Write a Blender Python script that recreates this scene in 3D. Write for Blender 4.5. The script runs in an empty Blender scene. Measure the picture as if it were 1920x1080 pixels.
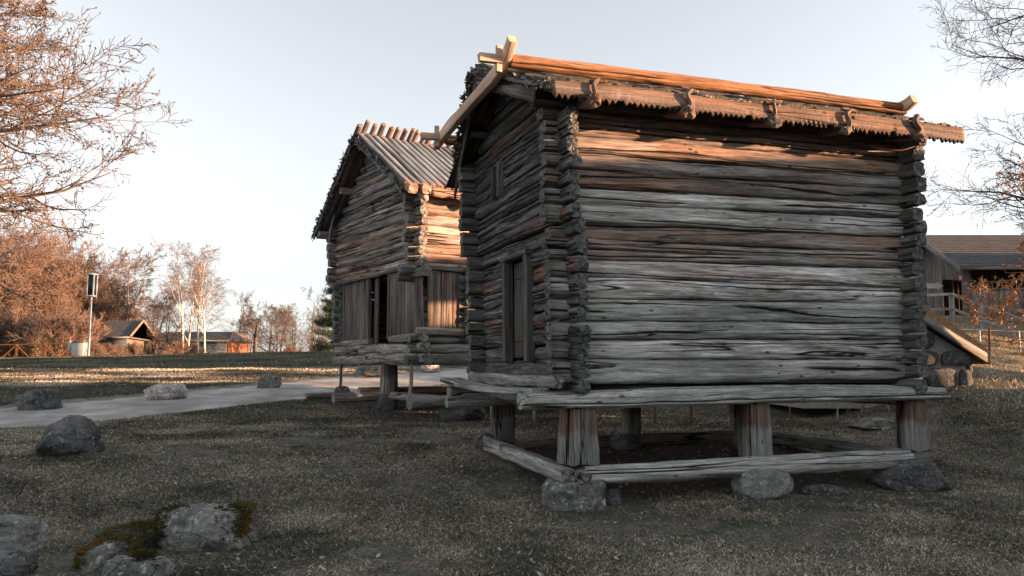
import bpy, math, random
import numpy as np
from mathutils import Vector
R = math.radians
C = bpy.context.scene.collection
sc = bpy.context.scene
PI = math.pi

# ------------------------------------------------------------------ camera
F = 1488.0
PITCH = math.atan(150 / F)
CAMZ = 1.6
CP, SP = math.cos(PITCH), math.sin(PITCH)


def ray(px, py):
    u, v = px - 960.0, 540.0 - py
    y = F * CP - v * SP
    z = F * SP + v * CP
    return u / y, z / y          # x per metre of y, z per metre of y (above the eye)


def at(px, py, y):
    a, b = ray(px, py)
    return np.array([a * y, y, CAMZ + b * y])


# ------------------------------------------------------------------ noise
_rs = np.random.RandomState(11)
_perm = _rs.permutation(1024)
_val = _rs.rand(1024) * 2 - 1


def vnoise(x, y, z):
    x = np.asarray(x, float); y = np.asarray(y, float); z = np.asarray(z, float)
    x, y, z = np.broadcast_arrays(x, y, z)
    xi = np.floor(x).astype(np.int64); yi = np.floor(y).astype(np.int64); zi = np.floor(z).astype(np.int64)
    xf = x - xi; yf = y - yi; zf = z - zi
    xf = xf * xf * (3 - 2 * xf); yf = yf * yf * (3 - 2 * yf); zf = zf * zf * (3 - 2 * zf)

    def h(a, b, c):
        return _val[_perm[(_perm[(_perm[a & 1023] + b) & 1023] + c) & 1023]]
    r = 0
    for dx in (0, 1):
        wx = xf if dx else 1 - xf
        for dy in (0, 1):
            wy = yf if dy else 1 - yf
            for dz in (0, 1):
                wz = zf if dz else 1 - zf
                r = r + wx * wy * wz * h(xi + dx, yi + dy, zi + dz)
    return r


def fbm(x, y, z, o=4, g=.5):
    r, a = 0, 1.0
    for i in range(o):
        r = r + a * vnoise(x * 2 ** i + 7.3 * i, y * 2 ** i + 3.1 * i, z * 2 ** i + 1.7 * i)
        a *= g
    return r


def sstep(a):
    a = np.clip(a, 0, 1)
    return a * a * (3 - 2 * a)


# ------------------------------------------------------------------ terrain
_YS = np.array([-40, 0, 6, 9.3, 10.2, 11.5, 13, 15, 17.5, 20, 24, 27, 32, 38, 44, 48, 55, 80, 150, 900])
_ZS = np.array([-.5, -.03, .0, .0, .1, .27, .42, .5, .58, .8, 1.07, 1.28, 1.62, 2.05, 2.42, 2.58, 2.62, 2.2, 1.2, -3.0])
_YR = np.array([-40, 6, 11.6, 13, 15, 17, 20, 23, 28, 32, 34, 45, 60, 900])
_ZR = np.array([-.5, -.06, .03, .33, .80, 1.25, 1.85, 2.35, 3.1, 3.65, 3.8, 3.9, 3.4, -2.])
_PATH = [(-16, 12.5), (-12.5, 14.0), (-9.6, 16.3), (-7.6, 19.0), (-5.4, 22.3), (-2.9, 26.0), (.5, 30.5), (5, 35)]
_pp = np.array(_PATH)


def path_pts(n=240):
    # smooth (Catmull-Rom) centreline
    P = np.vstack([2 * _pp[0] - _pp[1], _pp, 2 * _pp[-1] - _pp[-2]])
    out = []
    m = n // (len(_pp) - 1)
    for i in range(1, len(P) - 2):
        for k in range(m):
            t = k / m
            a, b, c, d = P[i - 1], P[i], P[i + 1], P[i + 2]
            out.append(.5 * ((2 * b) + (-a + c) * t + (2 * a - 5 * b + 4 * c - d) * t * t + (-a + 3 * b - 3 * c + d) * t ** 3))
    out.append(_pp[-1])
    return np.array(out)


PC = path_pts()


def path_dist(x, y):
    x = np.atleast_1d(x); y = np.atleast_1d(y)
    d = np.full(x.shape, 99.0)
    near = (x > -20) & (x < 9) & (y > 9) & (y < 39)
    if near.any():
        q = np.stack([x[near], y[near]], -1)
        best = np.full(len(q), 99.0)
        for i in range(0, len(PC), 3):
            best = np.minimum(best, np.hypot(q[:, 0] - PC[i, 0], q[:, 1] - PC[i, 1]))
        d[near] = best
    return d


def H0(x, y):
    x = np.asarray(x, float); y = np.asarray(y, float)
    ye = y - .36 * np.clip(x - .67, -6, 9) * sstep((y + 2) / 8)
    z = np.interp(ye - .7, _YS, _ZS) * .25 + np.interp(ye, _YS, _ZS) * .5 + np.interp(ye + .7, _YS, _ZS) * .25
    z = z + .02 * np.clip(x + 10, -40, 20) * sstep((y - 25) / 20)
    zr_ = np.interp(y, _YR, _ZR) - .13 * np.clip(x - .5 * y, 0, 8) * sstep((y - 16) / 5) * sstep((33.5 - y) / 4)
    w = sstep((x - 6.3) / (3.2 + .12 * np.clip(y - 14, 0, 40)))
    return z + (zr_ - z) * w


PATHW = 2.0


def H(x, y):
    """walkable surface"""
    z = H0(x, y)
    return z + .03 * fbm(np.asarray(x) * .5, np.asarray(y) * .5, 3.0, 3) + .008 * vnoise(np.asarray(x) * 3, np.asarray(y) * 3, 1.0)


def gp(px, py):
    a, b = ray(px, py)
    y = 4.0
    while y < 200:
        if CAMZ + b * y <= float(H(a * y, y)):
            break
        y += .05
    return np.array([a * y, y, float(H(a * y, y))])


# ------------------------------------------------------------------ mesh builder
class MB:
    def __init__(s):
        s.v = []; s.q = []; s.t = []; s.lc = []; s.ti = []; s.n = 0; s.qm = []; s.tm = []

    def add(s, v, quads=None, tris=None, lc=None, tint=(0, 1, 0), mi=0):
        v = np.asarray(v, float).reshape(-1, 3)
        k = len(v)
        s.v.append(v)
        s.lc.append(v if lc is None else np.asarray(lc, float).reshape(-1, 3))
        ti = np.asarray(tint, float)
        s.ti.append(np.tile(ti, (k, 1)) if ti.ndim == 1 else ti)
        if quads is not None and len(quads):
            s.q.append(np.asarray(quads, np.int64) + s.n); s.qm.append(np.full(len(quads), mi))
        if tris is not None and len(tris):
            s.t.append(np.asarray(tris, np.int64) + s.n); s.tm.append(np.full(len(tris), mi))
        s.n += k
        return s

    def build(s, name, mats, parent=None, smooth=True, loc=None):
        me = bpy.data.meshes.new(name)
        v = np.concatenate(s.v)
        org = np.zeros(3)
        if loc is not None:
            org = np.asarray(loc, float)
        if parent is not None:
            org = np.array(parent['_w'])
        v = v - org
        q = np.concatenate(s.q) if s.q else np.zeros((0, 4), np.int64)
        t = np.concatenate(s.t) if s.t else np.zeros((0, 3), np.int64)
        nl = len(q) * 4 + len(t) * 3
        me.vertices.add(len(v)); me.vertices.foreach_set('co', v.astype(np.float32).ravel())
        me.loops.add(nl)
        me.loops.foreach_set('vertex_index', np.concatenate([q.ravel(), t.ravel()]).astype(np.int32))
        me.polygons.add(len(q) + len(t))
        st = np.concatenate([np.arange(len(q)) * 4, len(q) * 4 + np.arange(len(t)) * 3]).astype(np.int32)
        me.polygons.foreach_set('loop_start', st)
        me.polygons.foreach_set('use_smooth', np.full(len(q) + len(t), smooth))
        mats = mats if isinstance(mats, (list, tuple)) else [mats]
        for m in mats:
            me.materials.append(m)
        mi = np.concatenate(s.qm + s.tm).astype(np.int32)
        me.polygons.foreach_set('material_index', mi)
        a = me.attributes.new('lc', 'FLOAT_VECTOR', 'POINT')
        a.data.foreach_set('vector', np.concatenate(s.lc).astype(np.float32).ravel())
        a = me.attributes.new('tint', 'FLOAT_VECTOR', 'POINT')
        a.data.foreach_set('vector', np.concatenate(s.ti).astype(np.float32).ravel())
        me.update(calc_edges=True)
        me.validate()
        o = bpy.data.objects.new(name, me)
        C.objects.link(o)
        o['_w'] = list(map(float, org))
        if parent is not None:
            o.parent = parent
        elif loc is not None:
            o.location = org
        return o


def tag(o, label=None, cat=None, group=None, kind=None):
    for k, val in (('label', label), ('category', cat), ('group', group), ('kind', kind)):
        if val:
            o[k] = val
    return o


def thing(name, label, cat, loc, group=None):
    o = bpy.data.objects.new(name, None)
    o.empty_display_size = .2
    C.objects.link(o)
    o.location = loc
    o['_w'] = list(map(float, loc))
    return tag(o, label, cat, group)


def copy_tree(o, parent=None):
    c = o.copy(); C.objects.link(c)
    if parent is not None:
        c.parent = parent
    for ch in list(o.children):
        copy_tree(ch, c)
    return c


_seed = [0.0]


def frame(d, up=(0, 0, 1)):
    d = np.asarray(d, float); d = d / np.linalg.norm(d)
    up = np.asarray(up, float)
    side = np.cross(d, up)
    if np.linalg.norm(side) < 1e-4:
        side = np.cross(d, (0, 1, 0))
    side /= np.linalg.norm(side)
    u = np.cross(side, d)
    return d, side, u


def sweep(mb, pts, w, h, n=20, sq=2.0, amp=.01, tint=(0, 1, 0), up=(0, 0, 1), seg=.08, endamp=.02, round_end=.0, nfreq=(1.2, 9.), prof=None, mi=0, endtint=None, ragged=0.0, seed=None, groove=0):
    """a log / beam / board swept along pts: superellipse section w x h, noisy skin; lc = (along, across, up)"""
    pts = np.asarray(pts, float)
    L = np.concatenate([[0], np.cumsum(np.linalg.norm(np.diff(pts, axis=0), axis=1))])
    k = max(3, int(L[-1] / seg) + 1)
    s = np.linspace(0, L[-1], k)
    P = np.stack([np.interp(s, L, pts[:, i]) for i in range(3)], -1)
    if len(pts) > 2:
        for _ in range(2):
            P[1:-1] = (P[:-2] + 2 * P[1:-1] + P[2:]) / 4
    T = np.gradient(P, axis=0)
    T /= np.linalg.norm(T, axis=1)[:, None]
    upv = np.asarray(up, float)
    S = np.cross(T, upv); S /= np.linalg.norm(S, axis=1)[:, None]
    U = np.cross(S, T)
    _seed[0] += 3.37
    sd = _seed[0] if seed is None else seed
    an = np.linspace(0, 2 * PI, n, endpoint=False) + .5 * 2 * PI / n
    ca, sa = np.cos(an), np.sin(an)
    cx = np.sign(ca) * np.abs(ca) ** (2 / sq); cy = np.sign(sa) * np.abs(sa) ** (2 / sq)
    w = np.interp(s, np.linspace(0, L[-1], len(w)), w) if np.ndim(w) else np.full(k, w)
    h = np.interp(s, np.linspace(0, L[-1], len(h)), h) if np.ndim(h) else np.full(k, h)
    if prof is not None:
        f = prof(s, L[-1]); w = w * f; h = h * f
    X = cx[None, :] * w[:, None] / 2
    Y = cy[None, :] * h[:, None] / 2
    rr = np.hypot(X, Y) + 1e-6
    d = amp * (fbm(s[:, None] * nfreq[0] + sd, X * nfreq[1] + sd * 1.7, Y * nfreq[1] + 5, 3) +
               .5 * fbm(s[:, None] * 5 + sd, cx[None, :] * 3, cy[None, :] * 3 + sd, 2))
    crk = np.zeros_like(d)
    for gi in range(groove):                     # drying cracks: long wandering grooves
        th0 = (sd * 1.7 + gi * 2.4) % 1.0 * 1.6 - .8 + (PI if gi % 2 else 0)
        th = th0 + .5 * vnoise(s * .5 + sd, gi * 3.3, sd) + .06 * vnoise(s * 3 + sd, gi, 1.)
        on = np.clip(vnoise(s * .7 + gi * 9 + sd, 2., sd) * 3 + 1.1, 0, 1)
        da = (an[None, :] - th[:, None] + PI) % (2 * PI) - PI
        gg = on[:, None] * np.exp(-(da / .085) ** 2)
        d = d - .026 * gg
        crk = np.maximum(crk, gg)
    X2 = X * (1 + d / rr); Y2 = Y * (1 + d / rr)
    V = P[:, None, :] + S[:, None, :] * X2[..., None] + U[:, None, :] * Y2[..., None]
    if ragged:
        rg = ragged * fbm(cx * 2.3 + sd, cy * 2.3, sd, 2)
        V[0] += T[0] * rg[:, None]; V[-1] += T[-1] * rg[::-1][:, None]
    lc = np.stack([np.repeat(s[:, None], n, 1) + sd * 2.1, X2 + sd * .9, Y2 - sd * .7], -1)
    ti = np.tile(np.asarray(tint, float), (k * n, 1))
    if endtint is not None:
        e = np.exp(-np.minimum(s, L[-1] - s) / .12)
        ti = (ti.reshape(k, n, 3) * (1 - e)[:, None, None] + np.asarray(endtint) * e[:, None, None]).reshape(-1, 3)
    if groove:
        ck = crk.ravel(); ti = ti.copy(); ti[:, 2] = np.where(ck > .12, -ck, ti[:, 2])
    i = np.arange(k - 1)[:, None] * n; j = np.arange(n)[None, :]; j2 = (j + 1) % n
    Q = np.stack([i + j, i + j2, i + n + j2, i + n + j], -1).reshape(-1, 4)
    mb.add(V.reshape(-1, 3), Q[:, ::-1], lc=lc.reshape(-1, 3), tint=ti, mi=mi)
    # ends: concentric rings so that the end can be rough
    for e, (r0, dirn) in enumerate(((V[0], -T[0]), (V[-1], T[-1]))):
        c = r0.mean(0)
        rings = [r0]
        for q in (.8, .4):
            ring = c + (r0 - c) * q
            o = round_end * (1 - q * q) + endamp * fbm((cx * q) * 2.5 + sd + e, (cy * q) * 2.5, sd * .3, 3)
            rings.append(ring + dirn * o[:, None])
        VV = np.concatenate(rings + [c[None] + dirn * round_end])
        m = 3 * n
        qs, ts = [], []
        for rr_ in range(2):
            a = rr_ * n + np.arange(n); b = rr_ * n + (np.arange(n) + 1) % n
            qs.append(np.stack([a, b, b + n, a + n], -1))
        a = 2 * n + np.arange(n); b = 2 * n + (np.arange(n) + 1) % n
        ts = np.stack([a, b, np.full(n, m)], -1)
        qs = np.concatenate(qs)
        if e == 1:
            qs = qs[:, ::-1]; ts = ts[:, ::-1]
        ll = np.stack([np.full(m + 1, sd * 2.1), (VV - c) @ S[0] + sd * .9, (VV - c) @ U[0] - sd * .7], -1)
        et = tint if endtint is None else endtint
        mb.add(VV, qs, ts, lc=ll, tint=et, mi=mi)
    return mb


def box(mb, c, dx, dy, dz, ax=(1, 0, 0), ay=(0, 1, 0), az=(0, 0, 1), tint=(0, 1, 0), bev=.006, mi=0, along=0):
    """bevelled box centred at c; grain along axis `along`"""
    c = np.asarray(c, float)
    A = [np.asarray(a, float) / np.linalg.norm(a) for a in (ax, ay, az)]
    hd = np.array([dx, dy, dz]) / 2
    b = min(bev, hd.min() * .45)
    V, idx = [], {}
    for sx in (-1, 1):
        for sy in (-1, 1):
            for sz in (-1, 1):
                sg = (sx, sy, sz)
                for k in range(3):
                    p = np.array([sg[i] * (hd[i] - (0 if i == k else b)) for i in range(3)])
                    idx[(sx, sy, sz, k)] = len(V); V.append(p)
    V = np.array(V)
    fs = []
    for k in range(3):
        i, j = [(1, 2), (2, 0), (0, 1)][k]
        for s in (-1, 1):
            f = []
            for (a, b_) in ((-1, -1), (1, -1), (1, 1), (-1, 1)):
                g = [0, 0, 0]; g[k] = s; g[i] = a; g[j] = b_
                f.append(idx[(*g, k)])
            fs.append(f if s > 0 else f[::-1])
    for k in range(3):
        i, j = [(1, 2), (2, 0), (0, 1)][k]
        for a in (-1, 1):
            for b_ in (-1, 1):
                g0 = [0, 0, 0]; g1 = [0, 0, 0]
                g0[i] = g1[i] = a; g0[j] = g1[j] = b_; g0[k] = -1; g1[k] = 1
                f = [idx[(*g0, i)], idx[(*g1, i)], idx[(*g1, j)], idx[(*g0, j)]]
                fs.append(f if a * b_ < 0 else f[::-1])
    ts = []
    for sx in (-1, 1):
        for sy in (-1, 1):
            for sz in (-1, 1):
                f = [idx[(sx, sy, sz, k)] for k in range(3)]
                ts.append(f if sx * sy * sz > 0 else f[::-1])
    W = c + V[:, :1] * A[0] + V[:, 1:2] * A[1] + V[:, 2:] * A[2]
    _seed[0] += 3.37
    o = [along, (along + 1) % 3, (along + 2) % 3]
    lc = V[:, o] + np.array([_seed[0] * 2.1, _seed[0] * .9, -_seed[0] * .7])
    mb.add(W, fs, ts, lc=lc, tint=tint, mi=mi)
    return mb


def grid_faces(nu, nv, flip=False):
    i = np.arange(nu - 1)[:, None] * nv; j = np.arange(nv - 1)[None, :]
    q = np.stack([i + j, i + nv + j, i + nv + j + 1, i + j + 1], -1).reshape(-1, 4)
    return q[:, ::-1] if flip else q


def slab(mb, pts, thick, nrm, tint=(0, 1, 0), mi=0, along=None):
    """extruded polygon (convex or strip given as two equal-length edges top/bottom)"""
    a = np.asarray(pts[0], float); b = np.asarray(pts[1], float)
    n = len(a); nrm = np.asarray(nrm, float) * thick
    V = np.concatenate([a, b, a + nrm, b + nrm])
    q = []
    for i in range(n - 1):
        q += [[i, i + 1, n + i + 1, n + i], [2 * n + i, 3 * n + i, 3 * n + i + 1, 2 * n + i + 1],
              [i, 2 * n + i, 2 * n + i + 1, i + 1], [n + i, n + i + 1, 3 * n + i + 1, 3 * n + i]]
    q += [[0, n, 3 * n, 2 * n], [n - 1, 3 * n - 1, 4 * n - 1, 2 * n - 1]]
    _seed[0] += 3.37
    sd = _seed[0]
    if along is None:
        along = a[-1] - a[0]
    d, s_, u_ = frame(along, nrm)
    lc = np.stack([(V - a[0]) @ d + sd * 2.1, (V - a[0]) @ s_ + sd * .9, (V - a[0]) @ u_ - sd * .7], -1)
    mb.add(V, q, lc=lc, tint=tint, mi=mi)
    return mb


# ------------------------------------------------------------------ materials
class NT:
    def __init__(s, name, rough=.85):
        m = bpy.data.materials.new(name); m.use_nodes = True
        s.m = m; s.t = m.node_tree; s.t.nodes.clear()
        s.out = s.n('ShaderNodeOutputMaterial')
        s.b = s.n('ShaderNodeBsdfPrincipled')
        s.b.inputs['Roughness'].default_value = rough
        s.b.inputs['Specular IOR Level'].default_value = .25
        s.l(s.b.outputs[0], s.out.inputs['Surface'])

    def n(s, t, **kw):
        x = s.t.nodes.new(t)
        for k, v in kw.items():
            setattr(x, k, v)
        return x

    def l(s, a, b):
        s.t.links.new(a, b)

    def val(s, node, sock, v):
        if hasattr(v, 'bl_idname') or hasattr(v, 'links'):
            s.l(v, node.inputs[sock])
        else:
            node.inputs[sock].default_value = v

    def math(s, op, a, b=0.0, c=None, clamp=False):
        x = s.n('ShaderNodeMath', operation=op, use_clamp=clamp)
        s.val(x, 0, a); s.val(x, 1, b)
        if c is not None:
            s.val(x, 2, c)
        return x.outputs[0]

    def mapr(s, v, a, b, c=0.0, d=1.0):
        x = s.n('ShaderNodeMapRange')
        s.val(x, 0, v)
        for i, q in enumerate((a, b, c, d)):
            x.inputs[i + 1].default_value = q
        return x.outputs[0]

    def mix(s, f, a, b, bt='MIX'):
        x = s.n('ShaderNodeMix', data_type='RGBA', blend_type=bt)
        s.val(x, 0, f)
        for i, q in ((6, a), (7, b)):
            if isinstance(q, (tuple, list)):
                x.inputs[i].default_value = (*q, 1) if len(q) == 3 else q
            else:
                s.l(q, x.inputs[i])
        return x.outputs[2]

    def noise(s, vec, scale=1.0, detail=4, rough=.55, vs=None, dist=0.0):
        if vs is not None:
            mp = s.n('ShaderNodeVectorMath', operation='MULTIPLY')
            s.l(vec, mp.inputs[0]); mp.inputs[1].default_value = vs
            vec = mp.outputs[0]
        x = s.n('ShaderNodeTexNoise')
        s.l(vec, x.inputs['Vector'])
        x.inputs['Scale'].default_value = scale; x.inputs['Detail'].default_value = detail
        x.inputs['Roughness'].default_value = rough; x.inputs['Distortion'].default_value = dist
        return x.outputs[0]

    def vor(s, vec, scale, vs=None, feature='F1', rnd=1.0):
        if vs is not None:
            mp = s.n('ShaderNodeVectorMath', operation='MULTIPLY')
            s.l(vec, mp.inputs[0]); mp.inputs[1].default_value = vs
            vec = mp.outputs[0]
        x = s.n('ShaderNodeTexVoronoi', feature=feature)
        s.l(vec, x.inputs['Vector']); x.inputs['Scale'].default_value = scale
        x.inputs['Randomness'].default_value = rnd
        return x

    def ramp(s, v, stops, interp='LINEAR'):
        x = s.n('ShaderNodeValToRGB'); x.color_ramp.interpolation = interp
        e = x.color_ramp.elements
        while len(e) < len(stops):
            e.new(.5)
        for el, (p, c) in zip(e, stops):
            el.position = p; el.color = (*c, 1) if len(c) == 3 else c
        s.l(v, x.inputs[0])
        return x.outputs[0]

    def attr(s, name, out='Vector'):
        x = s.n('ShaderNodeAttribute', attribute_name=name)
        return x.outputs[out]

    def sep(s, v):
        x = s.n('ShaderNodeSeparateXYZ'); s.l(v, x.inputs[0])
        return x.outputs

    def coord(s):
        return s.n('ShaderNodeNewGeometry').outputs['Position']

    def bump(s, h, strength=.5, dist=.01, prev=None):
        x = s.n('ShaderNodeBump'); x.inputs['Strength'].default_value = strength
        x.inputs['Distance'].default_value = dist
        s.l(h, x.inputs['Height'])
        if prev is not None:
            s.l(prev, x.inputs['Normal'])
        return x.outputs[0]

    def done(s, col, nrm=None, rough=None):
        s.val(s.b, 'Base Color', (*col, 1) if isinstance(col, tuple) else col)
        if nrm is not None:
            s.l(nrm, s.b.inputs['Normal'])
        if rough is not None:
            s.val(s.b, 'Roughness', rough)
        return s.m


def wood_mat(name, dark, mid, light, warm, crack=1.0, knots=1.0, bump=1.0, patch=.5, lichen=(.20, .23, .19), contrast=1.0):
    T = NT(name, .82)
    lc = T.attr('lc'); ti = T.sep(T.attr('tint'))
    s1 = T.noise(lc, 1, 6, .62, (.9, 15, 15))
    fine = T.noise(lc, 1, 4, .6, (3.5, 75, 75))
    p = T.noise(lc, 1, 4, .55, (.55, 4.5, 4.5), .3)
    p2 = T.noise(lc, 1, 3, .6, (1.1, 7, 7))
    g = T.math('ADD', T.math('MULTIPLY', s1, .62), T.math('MULTIPLY', fine, .38))
    g = T.mapr(g, .5 - .13 / contrast, .5 + .15 / contrast)
    col = T.ramp(g, [(0, dark), (.45, mid), (1, light)])
    wcol = T.mix(g, tuple(c * .55 for c in warm), tuple(min(1, c * 1.5) for c in warm))
    wf = T.math('ADD', ti[0], T.math('MULTIPLY', T.math('SUBTRACT', p, .5), patch * 4), clamp=True)
    wf = T.math('MULTIPLY', wf, T.mapr(ti[0], 0, .15), clamp=True)
    col = T.mix(wf, col, wcol)
    # lichen / algae
    lf = T.math('MULTIPLY', T.math('MAXIMUM', ti[2], 0.0), T.mapr(T.noise(lc, 1, 4, .7, (14, 26, 26)), .42, .62), clamp=True)
    col = T.mix(lf, col, lichen)
    # broad dark weather stains
    st = T.mapr(p2, .56, .70)
    col = T.mix(T.math('MULTIPLY', st, .28), col, tuple(c * .6 for c in dark))
    # cracks
    cn = T.noise(lc, 1, 1.5, .4, (.16, 5.5, 5.5))
    ca = T.math('ABSOLUTE', T.math('SUBTRACT', cn, .5))
    cm = T.math('SUBTRACT', 1.0, T.mapr(ca, .003, .012), clamp=True)
    cg = T.mapr(T.noise(lc, 1, 2, .5, (.8, 3, 3)), .38, .48)
    cm = T.math('MULTIPLY', T.math('MULTIPLY', cm, cg), crack, clamp=True)
    cn2 = T.noise(lc, 1, 1.5, .5, (.30, 15, 15))
    cm2 = T.math('SUBTRACT', 1.0, T.mapr(T.math('ABSOLUTE', T.math('SUBTRACT', cn2, .5)), 0.002, .016), clamp=True)
    cm2 = T.math('MULTIPLY', T.math('MULTIPLY', cm2, T.mapr(s1, .5, .6)), crack * .6, clamp=True)
    cm = T.math('MAXIMUM', cm, cm2)
    cm = T.math('MAXIMUM', cm, T.mapr(T.math('MULTIPLY', ti[2], -1.0), .25, .75))
    col = T.mix(cm, col, (.012, .010, .009))
    kn = T.vor(lc, 1, (2.6, 6.5, 6.5))
    km = T.math('MULTIPLY', T.math('SUBTRACT', 1.0, T.mapr(kn.outputs['Distance'], .07, .12), clamp=True), knots)
    kr = T.math('MULTIPLY', T.math('SUBTRACT', 1.0, T.mapr(T.math('ABSOLUTE', T.math('SUBTRACT', kn.outputs['Distance'], .17)), .02, .05), clamp=True), .10 * knots)
    col = T.mix(kr, col, light)
    col = T.mix(T.math('MULTIPLY', km, .8), col, tuple(c * .8 for c in dark))
    bv = T.mapr(T.noise(lc, 1, 4, .6, (.8, 2.2, 2.2)), .3, .7, .62, 1.32)
    vm = T.n('ShaderNodeVectorMath', operation='SCALE'); T.l(col, vm.inputs[0]); T.l(T.math('MULTIPLY', ti[1], bv), vm.inputs['Scale'])
    hh = T.math('SUBTRACT', T.math('ADD', T.math('MULTIPLY', s1, .8), T.math('MULTIPLY', fine, .25)), T.math('MULTIPLY', cm, .9))
    hh = T.math('ADD', hh, T.math('MULTIPLY', km, .3))
    nb = T.bump(hh, 1.0 * bump, .03)
    T.done(vm.outputs[0], nb)
    return T.m


M = {}
M['log'] = wood_mat('weathered_log', (.060, .053, .049), (.31, .30, .288), (.68, .67, .66), (.36, .18, .10), lichen=(.27, .31, .26))
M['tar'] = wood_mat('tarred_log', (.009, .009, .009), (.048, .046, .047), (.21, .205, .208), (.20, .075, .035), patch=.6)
M['board'] = wood_mat('grey_board', (.07, .065, .06), (.19, .183, .176), (.36, .35, .34), (.24, .115, .06), crack=1.0)
M['new'] = wood_mat('fresh_timber', (.40, .25, .18), (.58, .40, .30), (.66, .48, .37), (.5, .31, .2), crack=.25, knots=.5, bump=.35, patch=.2, contrast=.7)
M['pole'] = wood_mat('debarked_pole', (.09, .04, .018), (.27, .135, .068), (.40, .24, .145), (.28, .12, .045), crack=1.0, knots=1.0, bump=.8, contrast=1.1)
M['slab'] = wood_mat('roof_slabwood', (.05, .06, .068), (.125, .15, .17), (.22, .25, .275), (.26, .14, .08), crack=.5, knots=.6, bump=.6)
M['far'] = wood_mat('far_plank', (.07, .07, .07), (.15, .15, .15), (.25, .25, .25), (.3, .14, .07), crack=.2, knots=.1, bump=.3)


def simple(name, c, rough=.8, metal=0.0, var=.25, scale=6.0, bump=.2, bd=.01):
    T = NT(name, rough)
    T.b.inputs['Metallic'].default_value = metal
    co = T.attr('lc')
    nz = T.noise(co, scale, 5, .6)
    col = T.mix(T.mapr(nz, .3, .7), tuple(q * (1 - var) for q in c), tuple(min(1, q * (1 + var)) for q in c))
    return T.done(col, T.bump(T.noise(co, scale * 4, 3, .6), bump, bd))


def stone_mat(name, base, speck=1.0, moss=0.0):
    T = NT(name, .9)
    co = T.coord()
    a = T.noise(co, 3.2, 6, .65); b = T.noise(co, 22, 5, .7); v = T.vor(co, 34)
    col = T.ramp(T.math('ADD', T.math('MULTIPLY', a, .6), T.math('MULTIPLY', b, .4)),
                 [(.36, tuple(c * .28 for c in base)), (.5, base), (.62, tuple(min(1, c * 1.9) for c in base))])
    col = T.mix(T.mapr(T.noise(co, 12, 5, .75), .57, .63), col, tuple(min(1, c * 2.6) for c in base))     # pale lichen
    col = T.mix(T.mapr(T.noise(co, 6, 4, .7), .66, .70), col, (.05, .05, .05))
    if moss:
        mm = T.mapr(T.noise(co, 2.6, 4, .6, None), .62 - .2 * moss, .66 - .2 * moss)
        mc = T.ramp(T.noise(co, 16, 3, .7), [(.35, (.035, .03, .008)), (.5, (.11, .085, .015)), (.7, (.16, .075, .02))])
        col = T.mix(mm, col, mc)
    vc = T.vor(co, 3.1, None, 'DISTANCE_TO_EDGE'); ce = T.math('MAXIMUM', T.mapr(vc.outputs['Distance'], 0, .011), T.mapr(T.noise(co, 2.3, 2, .5), .54, .48), clamp=True)
    col = T.mix(T.math('SUBTRACT', 1.0, ce, clamp=True), col, (.02, .02, .02))
    nb = T.bump(T.math('ADD', T.math('MULTIPLY', ce, .8), T.math('ADD', b, T.math('MULTIPLY', a, 1.5))), 1.0, .05)
    return T.done(col, nb)


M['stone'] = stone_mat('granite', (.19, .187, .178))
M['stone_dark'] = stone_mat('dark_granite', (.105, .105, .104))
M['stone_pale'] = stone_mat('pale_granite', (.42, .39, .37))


def ground_mat():
    T = NT('dry_grass_soil', .95)
    co = T.coord(); xyz = T.sep(co)
    big = T.noise(co, .35, 4, .6); med = T.noise(co, 2.2, 5, .65); fine = T.noise(co, 28, 5, .75)
    f2 = T.noise(co, 95, 3, .7)
    g = T.math('ADD', T.math('MULTIPLY', fine, .55), T.math('MULTIPLY', f2, .45))
    g = T.mapr(g, .40, .60)
    dry = T.ramp(g, [(0, (.020, .018, .016)), (.5, (.115, .10, .084)), (1, (.31, .27, .225))])
    grn = T.ramp(g, [(0, (.011, .018, .011)), (.5, (.050, .064, .042)), (1, (.15, .18, .12))])
    # the far meadow is greener than the trampled yard
    far = T.mapr(xyz[1], 15, 28)
    gf = T.math('ADD', T.mapr(med, .44, .58, 0, .85), T.math('MULTIPLY', far, .35), clamp=True)
    col = T.mix(gf, dry, grn)
    hay = T.mapr(xyz[0], 9, 15)
    hcol = T.ramp(g, [(0, (.05, .04, .025)), (.5, (.17, .14, .09)), (1, (.32, .27, .18))])
    col = T.mix(T.math('MULTIPLY', T.math('MULTIPLY', hay, T.mapr(xyz[1], 16, 20)), T.mapr(big, .35, .5)), col, hcol)
    lv = T.mapr(T.noise(co, 11, 2, .5), .68, .71)
    col = T.mix(T.math('MULTIPLY', lv, .6), col, (.15, .115, .08))
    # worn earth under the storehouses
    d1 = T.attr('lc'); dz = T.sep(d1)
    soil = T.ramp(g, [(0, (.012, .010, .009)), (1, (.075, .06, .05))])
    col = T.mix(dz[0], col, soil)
    gv = T.ramp(T.noise(co, 60, 4, .7), [(.3, (.20, .19, .18)), (.7, (.42, .40, .39))])
    col = T.mix(dz[1], col, gv)
    return T.done(col, T.bump(T.math('ADD', fine, T.math('MULTIPLY', med, 2)), .8, .03))


M['ground'] = ground_mat()


def path_mat():
    T = NT('gravel_path', .95)
    co = T.coord()
    a = T.noise(co, 1.1, 5, .6); b = T.noise(co, 45, 5, .8)
    col = T.ramp(T.math('ADD', T.math('MULTIPLY', a, .5), T.math('MULTIPLY', b, .5)),
                 [(.36, (.20, .195, .185)), (.5, (.40, .39, .375)), (.64, (.70, .68, .66))])
    rut = T.mapr(T.noise(co, .8, 4, .7), .42, .6)
    col = T.mix(T.math('MULTIPLY', rut, .35), col, (.22, .20, .18))
    return T.done(col, T.bump(T.math('ADD', b, T.math('MULTIPLY', a, 2)), .9, .02))


M['path'] = path_mat()


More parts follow.
